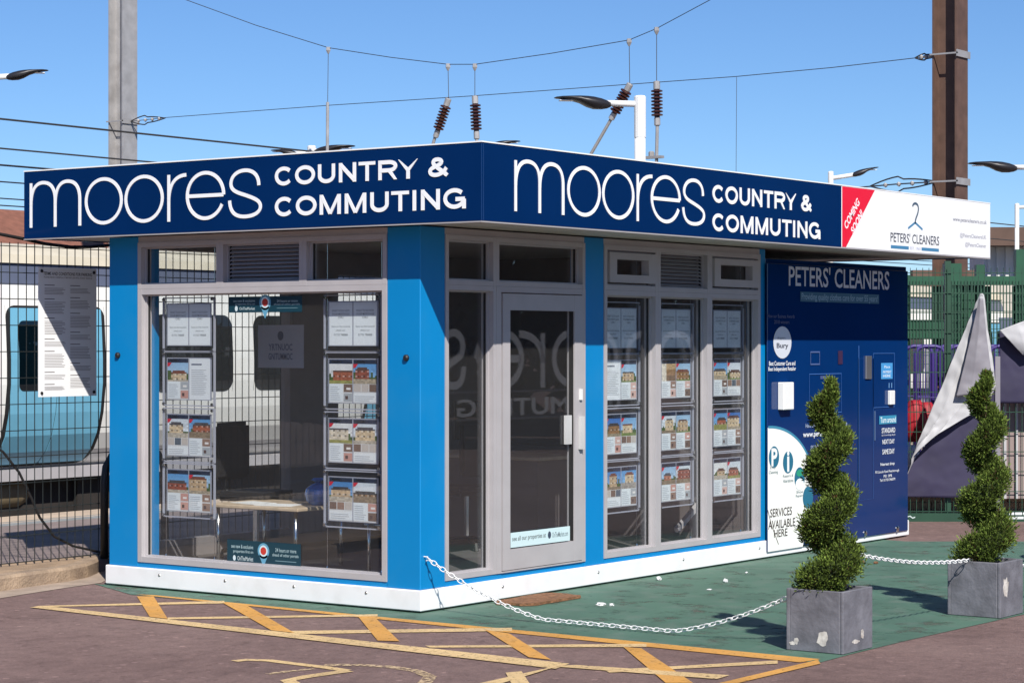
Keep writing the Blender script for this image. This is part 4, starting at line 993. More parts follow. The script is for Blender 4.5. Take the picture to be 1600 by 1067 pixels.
dropper('slanted ribbed brown insulator left of the roof corner', (700, 102), (701, 154), ((701, 154), (680, 216)), ((680, 214), (660, 280)))
dropper('upright ribbed brown insulator right above the roof corner', (742, 102), (742, 150), ((742, 150), (745, 219)), ((745, 217), (745, 280)))
dropper('slanted ribbed brown insulator behind the white lamp arm', (983, 63), (984, 131), ((985, 131), (954, 188)), ((954, 188), (895, 290)))
dropper('upright ribbed brown insulator right of the white lamp post', (1026, 45), (1026, 127), ((1026, 127), (1027, 198)), ((1027, 198), (1025, 290)))
c = HS(1022, 246); MB()
o = empty('wire_bracket', c); tag(o, 'small steel clamp bracket just above the sign band', 'bracket'); MB().obox(c, (.05, 0, 0), (0, .16, 0), (0, 0, .02)).build('arm', 'galvanised', o); MB().lathe(c + Vector((0, .05, 0)), (0, 0, 1), [(0, .05), (.08, .05), (.1, .03)], 8).build('clamp', 'galvanised', o)
wire([HS(1151, 121), HS(1150, 290)], 'lone thin vertical wire hanging above the right half of the sign', .0045)
def along(px, py, Y, label, r=.011, x2=60):
    p = onY(px, py, Y); wire([(p.x - 12, Y, p.z), (x2, Y, p.z)], label, r, grp='wires along the tracks')
along(0, 186, 12.5, 'topmost black wire along the tracks at the left', .013)
along(0, 232, 12.5, 'second black wire from the top along the tracks at the left')
along(0, 258, 17.4, 'third black wire from the top along the tracks at the left', .015)
along(0, 284, 17.4, 'fourth black wire from the top along the tracks at the left')
along(0, 310, 20.8, 'fifth black wire from the top along the tracks at the left')
along(0, 321, 20.8, 'lowest black wire along the tracks at the left')

# ================================================================== station lamps
def lamp_head(t, base, dirv, L, tilt):
    """dark leaf shaped head growing from base along dirv"""
    d = Vector(dirv).normalized(); side = Vector((-d.y, d.x, 0)).normalized(); mb = MB(); n = 10; rings = []
    prof = [(0, .055, .035, -.02), (.06, .085, .055, -.02), (.16, .13, .075, -.012), (.30, .17, .085, .0), (.42, .185, .075, .018), (.55, .185, .05, .045), (.7, .175, .032, .058), (.85, .14, .022, .062), (.96, .08, .014, .058), (1, .02, .006, .054)]
    vs = []; fs = []
    for f, w, h, dz in prof:
        p = Vector(base) + d * (f * L) + Vector((0, 0, dz * L * 1.15 + f * L * tilt))
        for k in range(n):
            an = 2 * math.pi * k / n; vs.append(p + side * (w * L * 1.25 * math.cos(an)) + Vector((0, 0, h * L * 1.25 * (math.sin(an) if math.sin(an) > 0 else 1.1 * math.sin(an)))))
    for i in range(len(prof) - 1):
        for k in range(n): fs.append((i * n + k, i * n + (k + 1) % n, (i + 1) * n + (k + 1) % n, (i + 1) * n + k))
    fs += [tuple(range(n)), tuple(range((len(prof) - 1) * n, len(prof) * n))]
    mb.mesh(vs, fs); hd = mb.build('lamp_head', 'lamp_head', t, True)
    c = Vector(base) + d * (L * .74) + Vector((0, 0, .022 * L + .74 * L * tilt)); MB().obox(c, d * (L * .17), side * (L * .10), (0, 0, .004)).build('lens', 'lamp_white', hd)
def lamp(px, py_top, d, heads, label, r=.075, pole=True, z0=.1):
    p = atD(px, py_top, d); t = empty('station_lamp', (p.x, p.y, z0)); tag(t, label, 'lamp', 'white station lamp posts with dark heads')
    if pole:
        MB().tube([(p.x, p.y, z0), (p.x, p.y, p.z - .55)], r * 1.0, 12).build('pole', 'lamp_white', t, True); MB().lathe((p.x, p.y, p.z - .56), (0, 0, 1), [(0, r * 1.08), (.54, r * 1.08), (.56, r * .9)], 12).build('pole_top', 'lamp_white', t)
    for sx, arm, L, py, fw, tilt in heads:
        b = atD(px, py, d); dv = (RGT * sx + FWD * fw).normalized(); e = b + dv * arm; e.z += arm * tilt
        MB().tube([b, e + dv * .08], .042, 8).build('arm', 'lamp_white', t, True); lamp_head(t, e, dv, L, tilt)
    return t
lamp(1000, 150, 30, [(-1, .40, .76, 163, -.1, .02)], 'near white lamp post with its dark head over the sign corner')
lamp(-60, 110, 32, [(1, .62, .60, 124, .25, .10)], 'lamp reaching in at the upper left edge')
lamp(487, 228, 42, [(-1, .28, .55, 240, .3, .05), (1, .05, .78, 236, -.1, .04)], 'twin headed lamp just above the left sign band')
lamp(738, 228, 42, [(-1, .3, .60, 230, .2, .0), (1, .33, .58, 228, .1, .06)], 'lamp heads peeping over the roof corner')
lamp(1298, 268, 43, [(1, .42, .55, 279, .2, .2)], 'small white lamp post above the red sign corner', .05)
lamp(1640, 240, 36, [(-1, .52, .78, 262, .1, .02)], 'lamp reaching in at the right edge of the sky')
lamp(1589, 318, 52, [(1, .6, .6, 324, .1, .05)], 'slim white lamp post at the far right edge', .05)
lamp(50, 386, 72, [(-1, .5, .5, 390, .1, .02)], 'tiny lamp post beyond the train at the far left', .12)
lamp(140, 388, 72, [(1, .5, .5, 391, .1, .02)], 'tiny white post beyond the train beside the blue post', .12)

# ================================================================== buildings beyond the tracks
def station_building(x0, x1, y0, label, ridge=4.75, eave=3.0):
    t = empty('station_building', ((x0 + x1) / 2, y0, .1)); tag(t, label, 'building')
    box('wall', 'brick_wall', t, x0, x1, y0, y0 + 6, .1, eave)
    MB().prism([(x0 - .3, y0 - .5, eave - .05), (x0 - .3, y0 + 3, ridge), (x0 - .3, y0 + 6.5, eave - .05), (x0 - .3, y0 + 6.5, eave - .2), (x0 - .3, y0 - .5, eave - .2)], (x1 - x0 + .6, 0, 0)).build('roof', 'roof_tile', t)
    box('canopy', 'tan_canopy', t, x0, x1, y0 - 2.5, y0 - .55, 2.62, 2.86)
    nw = int((x1 - x0) / 3)
    for i in range(nw):
        xx = x0 + 1 + i * 3; w_ = MB().box(xx, xx + 1.3, y0 - .03, y0 + .02, 1.0, 2.4).build('window', 'cream_wall', t); box('pane', 'train_glass', w_, xx + .08, xx + 1.22, y0 - .04, y0 - .031, 1.08, 2.32)
    MB().box((x0 + x1) / 2 - .4, (x0 + x1) / 2 + .4, y0 + 2.6, y0 + 3.4, ridge - .5, ridge + .9).build('chimney', 'brick_wall', t)
    return t
station_building(12, 25.6, 26, 'long station building with red brown tiled roof beyond the train')
station_building(28.2, 60, 26, 'farther red brown roofed station building behind the kiosk', 4.5)
# white clad building at the far right
wb = empty('white_clad_shed', atD(1570, 545, 62)); tag(wb, 'white ribbed shed with dark brown roof edge at the far right', 'building')
c = atD(1640, 535, 62); hw = 5.2
def cbox(mb, cx, d, w, dep, z0, z1):
    p = CAM + FWD * d + RGT * cx; p.z = (z0 + z1) / 2; return mb.obox(p, RGT * (w / 2), FWD * (dep / 2), (0, 0, (z1 - z0) / 2))
cx0 = (1538 - 800) / FPX * 62
cbox(MB(), cx0 + 5, 63, 10, 2, .0, 4.45).build('wall', 'white_clad', wb)
for i in range(40): cbox(MB(), cx0 + .12 + i * .25, 61.97, .09, .06, 2.4, 4.45).build('rib', 'white_clad', wb)
cbox(MB(), cx0 + 5, 62.6, 10.6, 3, 4.45, 4.95).build('roof', 'brown_roof', wb)
cw = empty('cream_platform_wall', atD(1500, 545, 48)); tag(cw, 'cream wall and brown pillars behind the green gate', 'wall')
cbox(MB(), 12, 50, 16, .3, .1, 3.25).build('wall', 'cream_wall', cw)
for cx_ in (9.1, 10.1, 12.3): cbox(MB(), cx_, 49.6, .45, .3, .1, 3.4).build('pillar', 'brown_roof', cw)
cbox(MB(), 11.0, 49.7, 4.5, .2, 2.0, 2.35).build('shade_band', 'train_band', cw)

# ================================================================== right hand fence, gate, cages, sheets
FD = 22.5
def fpx(px, py, d=FD): return atD(px, py, d)
gf = empty('mesh_fence', atD(1500, 814, FD)); tag(gf, 'dark green mesh fence closing the yard right of the kiosk', 'fence')
mb = MB(); c = 2.2
def cx(px, d=FD): return (px - 800) / FPX * d
while c < 7.2:
    cbox(mb, c, FD, .0058, .006, .05, 2.55); c += .0625
for i in range(13): cbox(mb, 4.7, FD + .006, 5.0, .006, .10 + .2 * i - .004, .10 + .2 * i + .004)
o = mb.build('mesh_panel', 'fence_green', gf); o['kind'] = 'stuff'
for px in (1482, 1640): cbox(MB(), cx(px), FD + .05, .06, .06, 0, 2.62).build('post', 'fence_green', gf)
mb = MB(); cbox(mb, 4.7, FD - .03, 5.0, .03, 0, .085); mb.build('kick_board', 'fence_green', gf)
# green steel gate behind
gg = empty('green_steel_gate', atD(1500, 800, 25.5)); tag(gg, 'big green steel gate frame behind the mesh fence', 'gate')
GD = 25.5
for px0, px1, y0 in ((1474, 1501, 412), (1524, 1537, 414), (1586, 1606, 390), (1632, 1650, 390), (1413, 1421, 430)):
    z = atD(px0, y0, GD).z; cbox(MB(), (cx(px0, GD) + cx(px1, GD)) / 2, GD, cx(px1, GD) - cx(px0, GD), .12, 0, z).build('column', 'green_steel', gg)
for y0, y1, x0, x1 in ((432, 446, 1405, 1660), (606, 622, 1405, 1600), (500, 530, 1405, 1480)):
    cbox(MB(), (cx(x0, GD) + cx(x1, GD)) / 2, GD - .07, cx(x1, GD) - cx(x0, GD), .02, atD(0, y1, GD).z, atD(0, y0, GD).z).build('rail', 'green_steel' if y0 != 606 else 'fence_dark', gg)
for x0, x1, y0, y1 in ((1456, 1473, 447, 603), (1502, 1548, 447, 603), (1582, 1640, 447, 603)):
    cbox(MB(), (cx(x0, GD) + cx(x1, GD)) / 2, GD + .02, cx(x1, GD) - cx(x0, GD), .01, atD(0, y1, GD).z, atD(0, y0, GD).z).build('infill_sheet', 'gate_sheet', gg)
for px in range(1502, 1526, 6): cbox(MB(), cx(px, GD), GD, .035, .03, .1, 2.55).build('bar', 'green_steel', gg)
mb = MB()
for px in range(1410, 1660, 5): cbox(mb, cx(px, GD), GD - .09, .012, .008, .1, 2.5)
for i in range(24): cbox(mb, (cx(1405, GD) + cx(1660, GD)) / 2, GD - .095, cx(1660, GD) - cx(1405, GD), .006, .15 + i * .1, .157 + i * .1)
o = mb.build('mesh_infill', 'fence_green', gg); o['kind'] = 'stuff'
# bollard-white uprights far behind
# roll cages with red bags
def roll_cage(px0, px1, d, label):
    xa, xb = cx(px0, d), cx(px1, d); t = empty('roll_cage', CAM + FWD * d + RGT * ((xa + xb) / 2) - Vector((0, 0, 1.8))); tag(t, label, 'roll cage', 'purple roll cages behind the mesh fence')
    def C(x, dd, z): q = CAM + FWD * (d + dd) + RGT * x; q.z = z; return q
    zt = atD(0, 541, d).z
    for dd in (0, .7):
        pts = [C(xa, dd, .2), C(xa, dd, zt - .08), C(xa + .03, dd, zt - .02), C(xa + .1, dd, zt), C(xb - .1, dd, zt), C(xb - .03, dd, zt - .02), C(xb, dd, zt - .08), C(xb, dd, .2)]
        MB().tube(pts, .022, 8).build('end_frame', 'purple', t, True)
        for i in range(1, 6): MB().tube([C(xa + (xb - xa) * i / 6, dd, .22), C(xa + (xb - xa) * i / 6, dd, zt)], .006, 5).build('bar', 'purple', t)
        for zz in (.5, .85, 1.2): MB().tube([C(xa, dd, zz), C(xb, dd, zz)], .007, 5).build('bar', 'purple', t)
    p = C((xa + xb) / 2, .35, .2); MB().obox(p, RGT * ((xb - xa) / 2), FWD * .36, (0, 0, .025)).build('base', 'purple', t)
    for sx in (xa + .05, xb - .05):
        for dd in (.03, .67): MB().lathe(C(sx, dd, .06) - RGT * .02, RGT, [(0, .06), (.04, .06)], 12).build('castor', 'black_rubber', t)
    return t
roll_cage(1431, 1476, 24.3, 'purple roll cage nearest the blue laundry panel'); roll_cage(1481, 1530, 24.3, 'purple roll cage half hidden by the loose grey sheet'); roll_cage(1546, 1592, 24.4, 'purple roll cage behind the right topiary tree')
def bag(px, py, d, w, h, seed, label):
    r0 = random.Random(seed); p = atD(px, py, d); t = MB(); n, k = 12, 8; vs = []; fs = []
    for j in range(k + 1):
        v = j / k; rr = math.sin(math.pi * min(.93, .12 + .8 * v)) ** .55
        for i in range(n):
            a = 2 * math.pi * i / n; q = rr * (1 + r0.uniform(-.1, .1)); vs.append(p + RGT * (w * q * math.cos(a)) + FWD * (w * .8 * q * math.sin(a)) + Vector((0, 0, h * v)))
    for j in range(k):
        for i in range(n): fs.append((j * n + i, j * n + (i + 1) % n, (j + 1) * n + (i + 1) % n, (j + 1) * n + i))
    fs += [tuple(range(n)), tuple(range(k * n, (k + 1) * n))]
    o = t.mesh(vs, fs).build('red_sack', 'red_bag', smooth=True); tag(o, label, 'sack', 'red sacks by the cages'); return o
bag(1430, 690, 23.6, .12, .44, 1, 'red sack showing between the laundry panel and the loose sheet'); bag(1447, 690, 23.75, .13, .42, 2, 'red sack just left of the loose grey sheet')
mb = MB(); tp = bag(1424, 742, 23.6, .10, .32, 5, 'white sack under the red ones'); tp.data.materials.clear(); tp.data.materials.append(MATS['paper']); tp.name = 'white_sack'; tp['group'] = 'x'; del tp['group']
# loose sheets on the fence
def cloth(name, m, grid, d0, bulge, parent=None, th=.006, fold=.05):
    """grid of sighted points (rows), draped just in front of the fence"""
    rows_ = []
    nr = len(grid); nc = len(grid[0])
    for i, row in enumerate(grid):
        rows_.append([atD(px, py, d0 - bulge * math.sin(math.pi * (j + .3) / (nc + .2)) * (.4 + .6 * i / max(1, nr - 1))) for j, (px, py) in enumerate(row)])
    vs = [p for r_ in rows_ for p in r_]; fs = []
    for i in range(nr - 1):
        for j in range(nc - 1): fs.append((i * nc + j, i * nc + j + 1, (i + 1) * nc + j + 1, (i + 1) * nc + j))
    o = MB().mesh(vs, fs).build(name, m, parent, True)
    sd = o.modifiers.new('s', 'SUBSURF'); sd.levels = 3; sd.render_levels = 4; sd.subdivision_type = 'SIMPLE'
    tx = bpy.data.textures.new('fold', 'CLOUDS'); tx.noise_scale = .28; tx.noise_depth = 2; dm = o.modifiers.new('d', 'DISPLACE'); dm.texture = tx; dm.strength = fold; dm.texture_coords = 'GLOBAL'
    cs = o.modifiers.new('c', 'CORRECTIVE_SMOOTH') if False else None
    so_ = o.modifiers.new('t', 'SOLIDIFY'); so_.thickness = th; return o
ls = empty('loose_banner_sheet', atD(1480, 640, FD)); tag(ls, 'pale grey loose banner sheet folded down over the mesh fence', 'banner')
cloth('sheet', 'tarp', [[(1531, 459), (1533, 458.5), (1535, 458.5), (1538, 460)], [(1512, 506), (1520, 505), (1531, 505), (1543, 508)], [(1484, 572), (1502, 566), (1526, 560), (1550, 556)], [(1452, 648), (1474, 640), (1512, 622), (1556, 602)], [(1430, 702), (1446, 682), (1484, 655), (1548, 624)], [(1414, 742), (1424, 716), (1462, 680), (1530, 640)]], FD - .07, .10, ls, .006, .09)
cloth('corner_patch', 'tarp_grey', [[(1529.5, 468), (1532, 466), (1536, 466)], [(1520, 512), (1530, 510), (1540, 512)], [(1507, 568), (1524, 564), (1546, 562)], [(1494, 619), (1518, 616), (1552, 606)]], FD - .19, .05, ls, .004, .05)
nb = empty('navy_banner', atD(1480, 770, FD)); tag(nb, 'dark navy mesh banner hanging on the lower part of the fence', 'banner')
cloth('banner_cloth', 'banner_navy', [[(1416, 735), (1450, 690), (1500, 650), (1556, 600)], [(1415, 750), (1455, 720), (1505, 700), (1557, 680)], [(1414, 776), (1455, 777), (1505, 778), (1557, 778)]], FD - .02, .02, nb, .004, .025)
rs = empty('folded_banner_sheet', atD(1585, 560, FD)); tag(rs, 'white folded sheet with navy underside at the right edge', 'banner')
cloth('sheet', 'tarp', [[(1562, 516), (1590, 505), (1640, 488)], [(1578, 533), (1598, 530), (1640, 520)], [(1598, 556), (1604, 552), (1640, 545)]], FD - .14, .06, rs)
cloth('underside', 'banner_navy', [[(1562, 518), (1590, 520), (1640, 520)], [(1562, 560), (1592, 566), (1640, 570)], [(1561, 630), (1594, 630), (1640, 630)]], FD - .03, .015, rs, .004, .03)
tpb = empty('taupe_board', atD(1590, 786, FD + .3)); tag(tpb, 'pinkish brown board standing behind the fence at the right edge', 'board')
cbox(MB(), (cx(1561, 22.8) + cx(1680, 22.8)) / 2, 22.8, cx(1680, 22.8) - cx(1561, 22.8), .04, .21, 1.25).build('panel', 'taupe_board', tpb)
for px in (1570, 1588): cbox(MB(), cx(px, 22.78), 22.77, .025, .02, .21, 1.22).build('batten', 'tarp', tpb)
fp = tag(cbox(MB(), cx(1557.5, FD), FD - .03, .05, .03, .1, 1.66).build('banner_pole', 'tarp_grey'), 'grey pole between the two banners on the fence', 'pole')
lw = empty('low_brick_wall', atD(1500, 800, 23.2)); tag(lw, 'low tan brick wall behind the foot of the mesh fence', 'wall')
bm_ = None
for r_ in range(3):
    for i in range(22):
        xx = 3.0 + i * .225 + (.11 if r_ % 2 else 0); q = CAM + FWD * 23.2 + RGT * xx; q.z = .035 + r_ * .075
        if bm_ is None:
            o = MB().obox((0, 0, 0), RGT * .1075, FWD * .05, (0, 0, .0325)).build('brick', 'tan_brick', lw); bm_ = o.data
        else:
            o = bpy.data.objects.new('brick', bm_); COL.objects.link(o); o.parent = lw
        o.location = q
cbox(MB(), 5.5, 23.215, 5.2, .07, 0, .215).build('mortar', 'coping', lw)
for i, (x, y, t_, lb) in enumerate(((1419, 806, 'NO', 'small white lettering on the kick board beside the laundry panel'), (1580, 806, 'NO PARKING', 'small white notice at the foot of the fence by the right edge'))):
    p = atD(x, y, FD - .05); s_ = Sheet(p, RGT, (0, 0, 1), -FWD, .001)
    if i == 0: s_.stroke([(-.03, .03), (-.02, -.01), (.02, 0), (.045, -.02), (.07, -.01)], .012, (190, 205, 205))
    else:
        for k_, (a, b) in enumerate(((-.02, .03), (.04, .11), (.12, .14))): s_.rect(a, .012, b, .038, (215, 220, 222)); s_.rect(a, -.03, b + .02, -.005, (215, 220, 222))
    o = s_.build('kick_board_mark', 'print', gf, colour=True)

# ================================================================== planters with spiral topiary
PLW = .372; PLH = .365
def planter(x, y, label, seed):
    t = empty('planter', (x + PLW / 2, y + PLW / 2, 0)); tag(t, label, 'planter', 'square slate grey planters')
    w = .022
    mb = MB(); mb.bbox(x, x + PLW, y, y + w, .004, PLH, .004).bbox(x, x + PLW, y + PLW - w, y + PLW, .004, PLH, .004).bbox(x, x + w, y + w + .0005, y + PLW - w - .0005, .004, PLH - .001, .004).bbox(x + PLW - w, x + PLW, y + w + .0005, y + PLW - w - .0005, .004, PLH - .001, .004)
    mb.build('tub', 'slate', t); box('compost', 'soil', t, x + w, x + PLW - w, y + w, y + PLW - w, .02, PLH - .035)
    r0 = random.Random(seed)
    def patch(face, a, z, ra, rz_):
        pts = []; n = 16
        for i in range(n):
            an = 2 * math.pi * i / n; k_ = r0.uniform(.7, 1.15); aa, zz = a + ra * k_ * math.cos(an), max(.012, z + rz_ * k_ * math.sin(an))
            pts.append((x - .0015, y + aa, zz) if face == 'L' else (x + aa, y - .0015, zz))
        MB().prism(pts, (.0012, 0, 0) if face == 'L' else (0, .0012, 0)).build('chipped_patch', 'bare_plaster', t)
    return t, patch
def topiary(x, y, label, seed, height=1.27, turns=3.3, ph=0.0):
    r0 = random.Random(seed); t = empty('spiral_topiary', (x, y, PLH - .05)); tag(t, label, 'topiary tree', 'spiral clipped conifers in planters')
    z0 = PLH - .06
    MB().tube([(x, y, z0 - .02), (x + .01, y, z0 + height * .5), (x, y, z0 + height * .97)], [.022, .016, .006], 8).build('trunk', 'bark', t, True)
    mb = MB(); N = 38000
    base = [(.055, .085, .016), (.110, .165, .030), (.165, .235, .044), (.225, .305, .062)]
    def spine(v):
        an = ph + v * turns * 2 * math.pi; Rh = .086 * (1 - .45 * v); rt = .117 * (1 - .56 * v) + .003 + .008 * math.sin(v * 37 + seed) * (1 - v)
        if v > .86: q = (v - .86) / .14; rt *= 1 - .62 * q; Rh *= 1 - .9 * q
        return an, Rh, rt, Vector((x + Rh * math.cos(an), y + Rh * math.sin(an), z0 + .060 + v * (height - .085)))
    core = [spine(i / 60) for i in range(61)]
    MB().tube([c[3] for c in core], [c[2] * .66 for c in core], 8).build('dark_core', 'leaf_core', t, True)  # added dark green filler; the crown's inner shade is its colour
    for i in range(N):
        v = r0.random() ** 1.15                               # denser towards the foot
        an, Rh, rt, c0 = spine(v)
        th = r0.uniform(0, 2 * math.pi); ph2 = math.acos(r0.uniform(-1, 1)); tuft = math.sin(an * 8 + th * 3) * math.sin(ph2 * 6 + an * 5 + th)
        rad = rt * r0.uniform(.66, 1.02) * (1 + .16 * tuft + .05 * math.sin(an * 21 + 9 * ph2))
        stray = r0.random() < .07
        if stray: rad = rt * r0.uniform(1.0, 1.22)
        dn = Vector((math.cos(th) * math.sin(ph2), math.sin(th) * math.sin(ph2), math.cos(ph2)))
        c = c0 + Vector((dn.x * rad, dn.y * rad, dn.z * rad * .95))
        if c.z < PLH - .02: continue
        d = (dn * .8 + Vector((r0.uniform(-.5, .5), r0.uniform(-.5, .5), r0.uniform(.1, 1.1)))).normalized(); sd = d.cross(Vector((r0.uniform(-1, 1), r0.uniform(-1, 1), r0.uniform(-1, 1)))).normalized()
        L = r0.uniform(.012, .027) * (1.5 if stray else 1); wv = r0.uniform(.0024, .0050); col = r0.choice(base); k_ = r0.uniform(.6, 1.3) * (1 + .35 * tuft) * (1 if rad > rt * .84 else .55); col = tuple(q * k_ for q in col)  # inner leaves and hollows between tufts coloured darker, as if shaded
        brown = math.sin(an * 2.3 + seed) * math.sin(th * 2 + 1) > .86
        if r0.random() < (.5 if brown else .012): col = (.10 * r0.uniform(.6, 1.3), .065, .028)
        nn = d.cross(sd)
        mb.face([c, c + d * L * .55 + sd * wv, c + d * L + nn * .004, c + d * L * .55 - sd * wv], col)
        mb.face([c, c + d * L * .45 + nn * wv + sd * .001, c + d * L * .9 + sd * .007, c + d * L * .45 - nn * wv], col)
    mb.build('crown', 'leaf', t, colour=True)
    return t
p1, patch = planter(-.143, -3.21, 'slate grey planter nearest the camera with chipped plaster patches', 4)
patch('L', .135, .085, .035, .055); patch('L', .305, .06, .014, .022); patch('L', .33, .045, .02, .012); patch('R', .24, .10, .02, .03); patch('R', .15, .065, .05, .012)
p2, patch = planter(1.97, -3.25, 'slate grey planter at the right edge with a chipped side', 8)
patch('R', .09, .20, .045, .07)
topiary(.043, -3.024, 'spiral clipped conifer in the nearest grey planter', 21, 1.29, 3.5, R(118)); topiary(2.156, -3.064, 'spiral clipped conifer in the planter at the right edge', 33, 1.31, 3.5, R(105))

# ================================================================== white plastic chains
def chain(pts, label, pitch=.041):
    ps = [Vector(p) for p in pts]; L = [0]
    for a, b in zip(ps, ps[1:]): L.append(L[-1] + (b - a).length)
    def at(s_):
        for i in range(len(ps) - 1):
            if s_ <= L[i + 1] or i == len(ps) - 2: return ps[i].lerp(ps[i + 1], (s_ - L[i]) / max(1e-6, L[i + 1] - L[i]))
    n = int(L[-1] / pitch); mb = MB()
    for i in range(n):
        c = at((i + .5) * pitch); d = (at(min(L[-1], (i + .9) * pitch)) - at((i + .1) * pitch)).normalized()
        s1 = d.cross(Vector((0, 0, 1))); s1 = s1.normalized() if s1.length > .01 else Vector((1, 0, 0)); s2 = d.cross(s1); tw = .8 if i % 2 else -.8; sd = s1 * math.cos(tw) + s2 * math.sin(tw)
        loop = [c + d * (.027 * math.cos(2 * math.pi * k_ / 10)) + sd * (.0140 * math.sin(2 * math.pi * k_ / 10)) for k_ in range(11)]
        mb.tube(loop, .0034, 5, False)
    o = mb.build('plastic_chain', 'chain_white', smooth=True); tag(o, label, 'chain', 'white plastic chains between planters'); return o
h0 = onY(668, 872, -.03)
MB().tube([(h0.x, 0, h0.z + .01), (h0.x, -.03, h0.z + .01), (h0.x, -.035, h0.z - .012), (h0.x, -.02, h0.z - .016)], .005, 6).build('chain_hook', 'chain_white', K)
e0 = Vector((-.02, -2.86, .36))
def hang(a, b, low, n=40):
    a, b = Vector(a), Vector(b); out = []
    for i in range(n + 1):
        u_ = i / n; p = a.lerp(b, u_); p.z = max(.028, p.z - low * 4 * u_ * (1 - u_)); out.append(p)
    return out
chain(hang(h0, (.02, -2.97, .40), .40), 'white plastic chain sagging from the blue corner post to the nearest planter')
chain(hang((.07, -3.0, .60), (2.12, -3.03, .37), .055), 'white plastic chain between the two topiary planters')
chain(hang((2.2, -3.05, .42), (4.4, -3.1, .5), .22), 'white plastic chain leaving the far planter at the right edge')

# ================================================================== mat and litter
c = onZ(905, 934)
mt = MB(); r0 = random.Random(5); pts = []
for i in range(22):
    an = 2 * math.pi * i / 22; ex = abs(math.cos(an)) ** .5 * math.copysign(1, math.cos(an)); ey = abs(math.sin(an)) ** .5 * math.copysign(1, math.sin(an)); k_ = r0.uniform(.88, 1.05)
    pts.append(Vector((1.02 + ex * .36 * k_, -.24 + ey * .17 * k_, .006)))
o = mt.prism(pts, (0, 0, .018)).build('coir_doormat', 'coir'); tag(o, 'worn brown coir mat lying below the kiosk door', 'doormat')
def litter(px, py, w, h, seed, label, m='paper'):
    r0 = random.Random(seed); c = onZ(px, py); bm = bmesh.new(); bmesh.ops.create_icosphere(bm, subdivisions=2, radius=1)
    vs = []
    for v in bm.verts:
        k_ = 1 + r0.uniform(-.35, .35); vs.append(Vector((c.x + v.co.x * w * .72 * k_, c.y + v.co.y * w * .5 * k_, max(.005, .005 + h * .32 + v.co.z * h * .6 * k_))))
    bm.verts.index_update(); o = MB().mesh(vs, [[v.index for v in f.verts] for f in bm.faces]).build('litter', m); bm.free(); tag(o, label, 'litter', 'bits of litter on the green ground')
litter(938, 946, .06, .018, 1, 'flat white scrap of litter beside the doormat'); litter(1029, 907, .035, .03, 2, 'crumpled white litter under the first side pane'); litter(1134, 910, .03, .028, 3, 'crumpled white litter in the middle of the green ground')
litter(1166, 896, .018, .012, 4, 'small white litter speck at the foot of the kiosk plinth'); litter(1347, 879, .035, .02, 5, 'brown red litter right of the near topiary', 'coir'); litter(1368, 881, .035, .018, 6, 'second brown red scrap right of the near topiary', 'coir'); litter(1108, 922, .04, .008, 7, 'flat pale scrap left of the crumpled litter')
litter(956, 947, .03, .02, 9, 'smaller white scrap right of the flat one by the doormat')

# ================================================================== unseen surroundings, added for the glazing to mirror
def unseen_tree_belt(label, spots, seed):  # added out of view so glazing and navy panel reflect something dark
    r0 = random.Random(seed); mb = MB()
    for (x, y, h, w) in spots:
        for i in range(900):
            a = r0.uniform(0, 6.283); v = r0.random(); rr = w * math.sin(math.pi * (.12 + .8 * v)) ** .6 * math.sqrt(r0.random()); c = Vector((x + rr * math.cos(a), y + rr * math.sin(a), .3 + v * h)); q = r0.uniform(.25, .6)
            d = Vector((r0.uniform(-1, 1), r0.uniform(-1, 1), r0.uniform(-1, 1))).normalized() * q; e = d.orthogonal().normalized() * q * .7; k_ = r0.uniform(.6, 1.3)
            mb.face([c - d, c - e, c + d, c + e], (.035 * k_, .055 * k_, .014 * k_))
    o = mb.build('unseen_tree_belt', 'leaf', colour=True); tag(o, label, 'trees', kind='stuff')
r0 = random.Random(2)
unseen_tree_belt('unseen belt of dark trees at the right, added to darken the reflections', [(14 + i * 3.6, -17 - r0.uniform(0, 6) - i * .4, r0.uniform(6, 10), r0.uniform(2, 3)) for i in range(15)], 4)
unseen_tree_belt('unseen belt of dark trees at the left, added for dark reflections', [(-22 - r0.uniform(0, 4), 9 + i * 3.5, r0.uniform(6, 9), r0.uniform(2, 3)) for i in range(10)], 6)

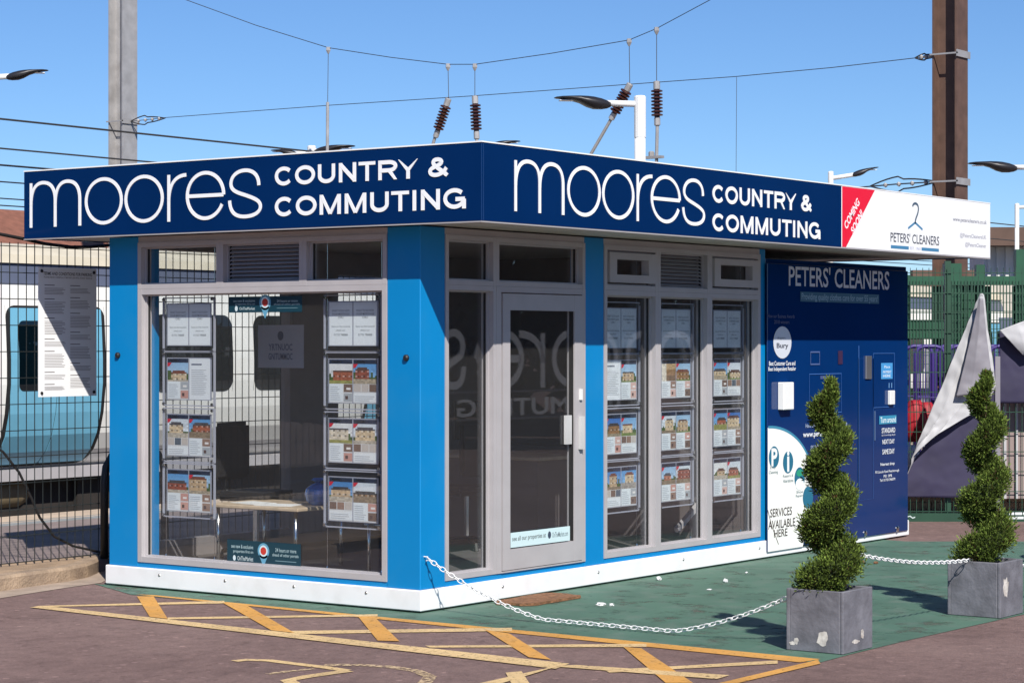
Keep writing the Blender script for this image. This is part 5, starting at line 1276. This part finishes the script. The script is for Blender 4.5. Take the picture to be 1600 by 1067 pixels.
def vinyl():  # translucent stuff for the added letters, lit through for their reflection
    m = bpy.data.materials.new('opal_acrylic'); m.use_nodes = True; n = m.node_tree.nodes; L = m.node_tree.links; n.remove(n['Principled BSDF'])
    a = n.new('ShaderNodeBsdfDiffuse'); b = n.new('ShaderNodeBsdfTranslucent'); x = n.new('ShaderNodeMixShader'); x.inputs[0].default_value = .65
    a.inputs[0].default_value = b.inputs[0].default_value = (.52, .52, .55, 1); L.new(a.outputs[0], x.inputs[1]); L.new(b.outputs[0], x.inputs[2]); L.new(x.outputs[0], n['Material Output'].inputs[0]); MATS['opal_acrylic'] = m
vinyl()
SY = 3.3  # sign invented out of view as the source of the mirrored lettering
sg = empty('added_letter_sign', (7, -SY, 0)); tag(sg, 'made up letter sign outside the frame, added for its mirror image in the side windows', 'sign')
toS = lambda p: Vector((p[0], -SY, p[1]))
moores([('s', 745, 704), ('e', 823, 757), ('r', 856, 812), ('o', 925, 867), ('o', 981, 926), ('m', 1100, 993)][::-1], 1.36, 1.93, lambda q: onY(q, 560, SY).x, .075, toS, (0, 1, 0), sg, 'opal_acrylic')
def scaps(t, xa, xb, z0, z1):
    vs, fs, _ = text_geo(t, .02); MB().mesh([(xa + (xb - xa) * a, -SY + .002, z0 + (z1 - z0) * b) for a, b in vs], fs).build('lettering', 'opal_acrylic', sg)
scaps('COMMUTING', onY(985, 630, SY).x, onY(730, 630, SY).x, 1.10, 1.27)
xs = (onY(1100, 560, SY).x + .1, onY(700, 560, SY).x - .1)
for z in (1.07, 1.33): MB().tube([(xs[0], -SY - .03, z), (xs[1], -SY - .03, z)], .012, 6).build('rail', 'galvanised', sg)
for q in xs: MB().tube([(q, -SY - .03, 0), (q, -SY - .03, 1.95)], .03, 8).build('post', 'galvanised', sg)

# small things on the desk and table inside
mn = empty('computer_monitor', (3.0, 1.75, .89)); tag(mn, 'black computer monitor on the desk deep inside the kiosk', 'monitor')
MB().bbox(2.98, 3.01, 1.5, 2.0, 1.0, 1.32, .006).build('screen', 'black_plastic', mn); MB().tube([(3.02, 1.75, .9), (3.02, 1.75, 1.1)], .018, 8).build('stand', 'black_plastic', mn); bbox('foot', 'black_plastic', mn, 2.93, 3.11, 1.63, 1.87, .891, .902)
for i, (x, y, rz, lb) in enumerate(((.55, 1.75, .3, 'white sheet of paper at the front of the low table'), (.6, 2.05, -.2, 'white sheet of paper at the far end of the low table'))):
    c, q = math.cos(rz), math.sin(rz); o = MB().obox((x, y, .614), (.105 * c, .105 * q, 0), (-.148 * q, .148 * c, 0), (0, 0, .0015)).build('paper_sheet', 'paper'); tag(o, lb, 'paper', 'papers on the low table')
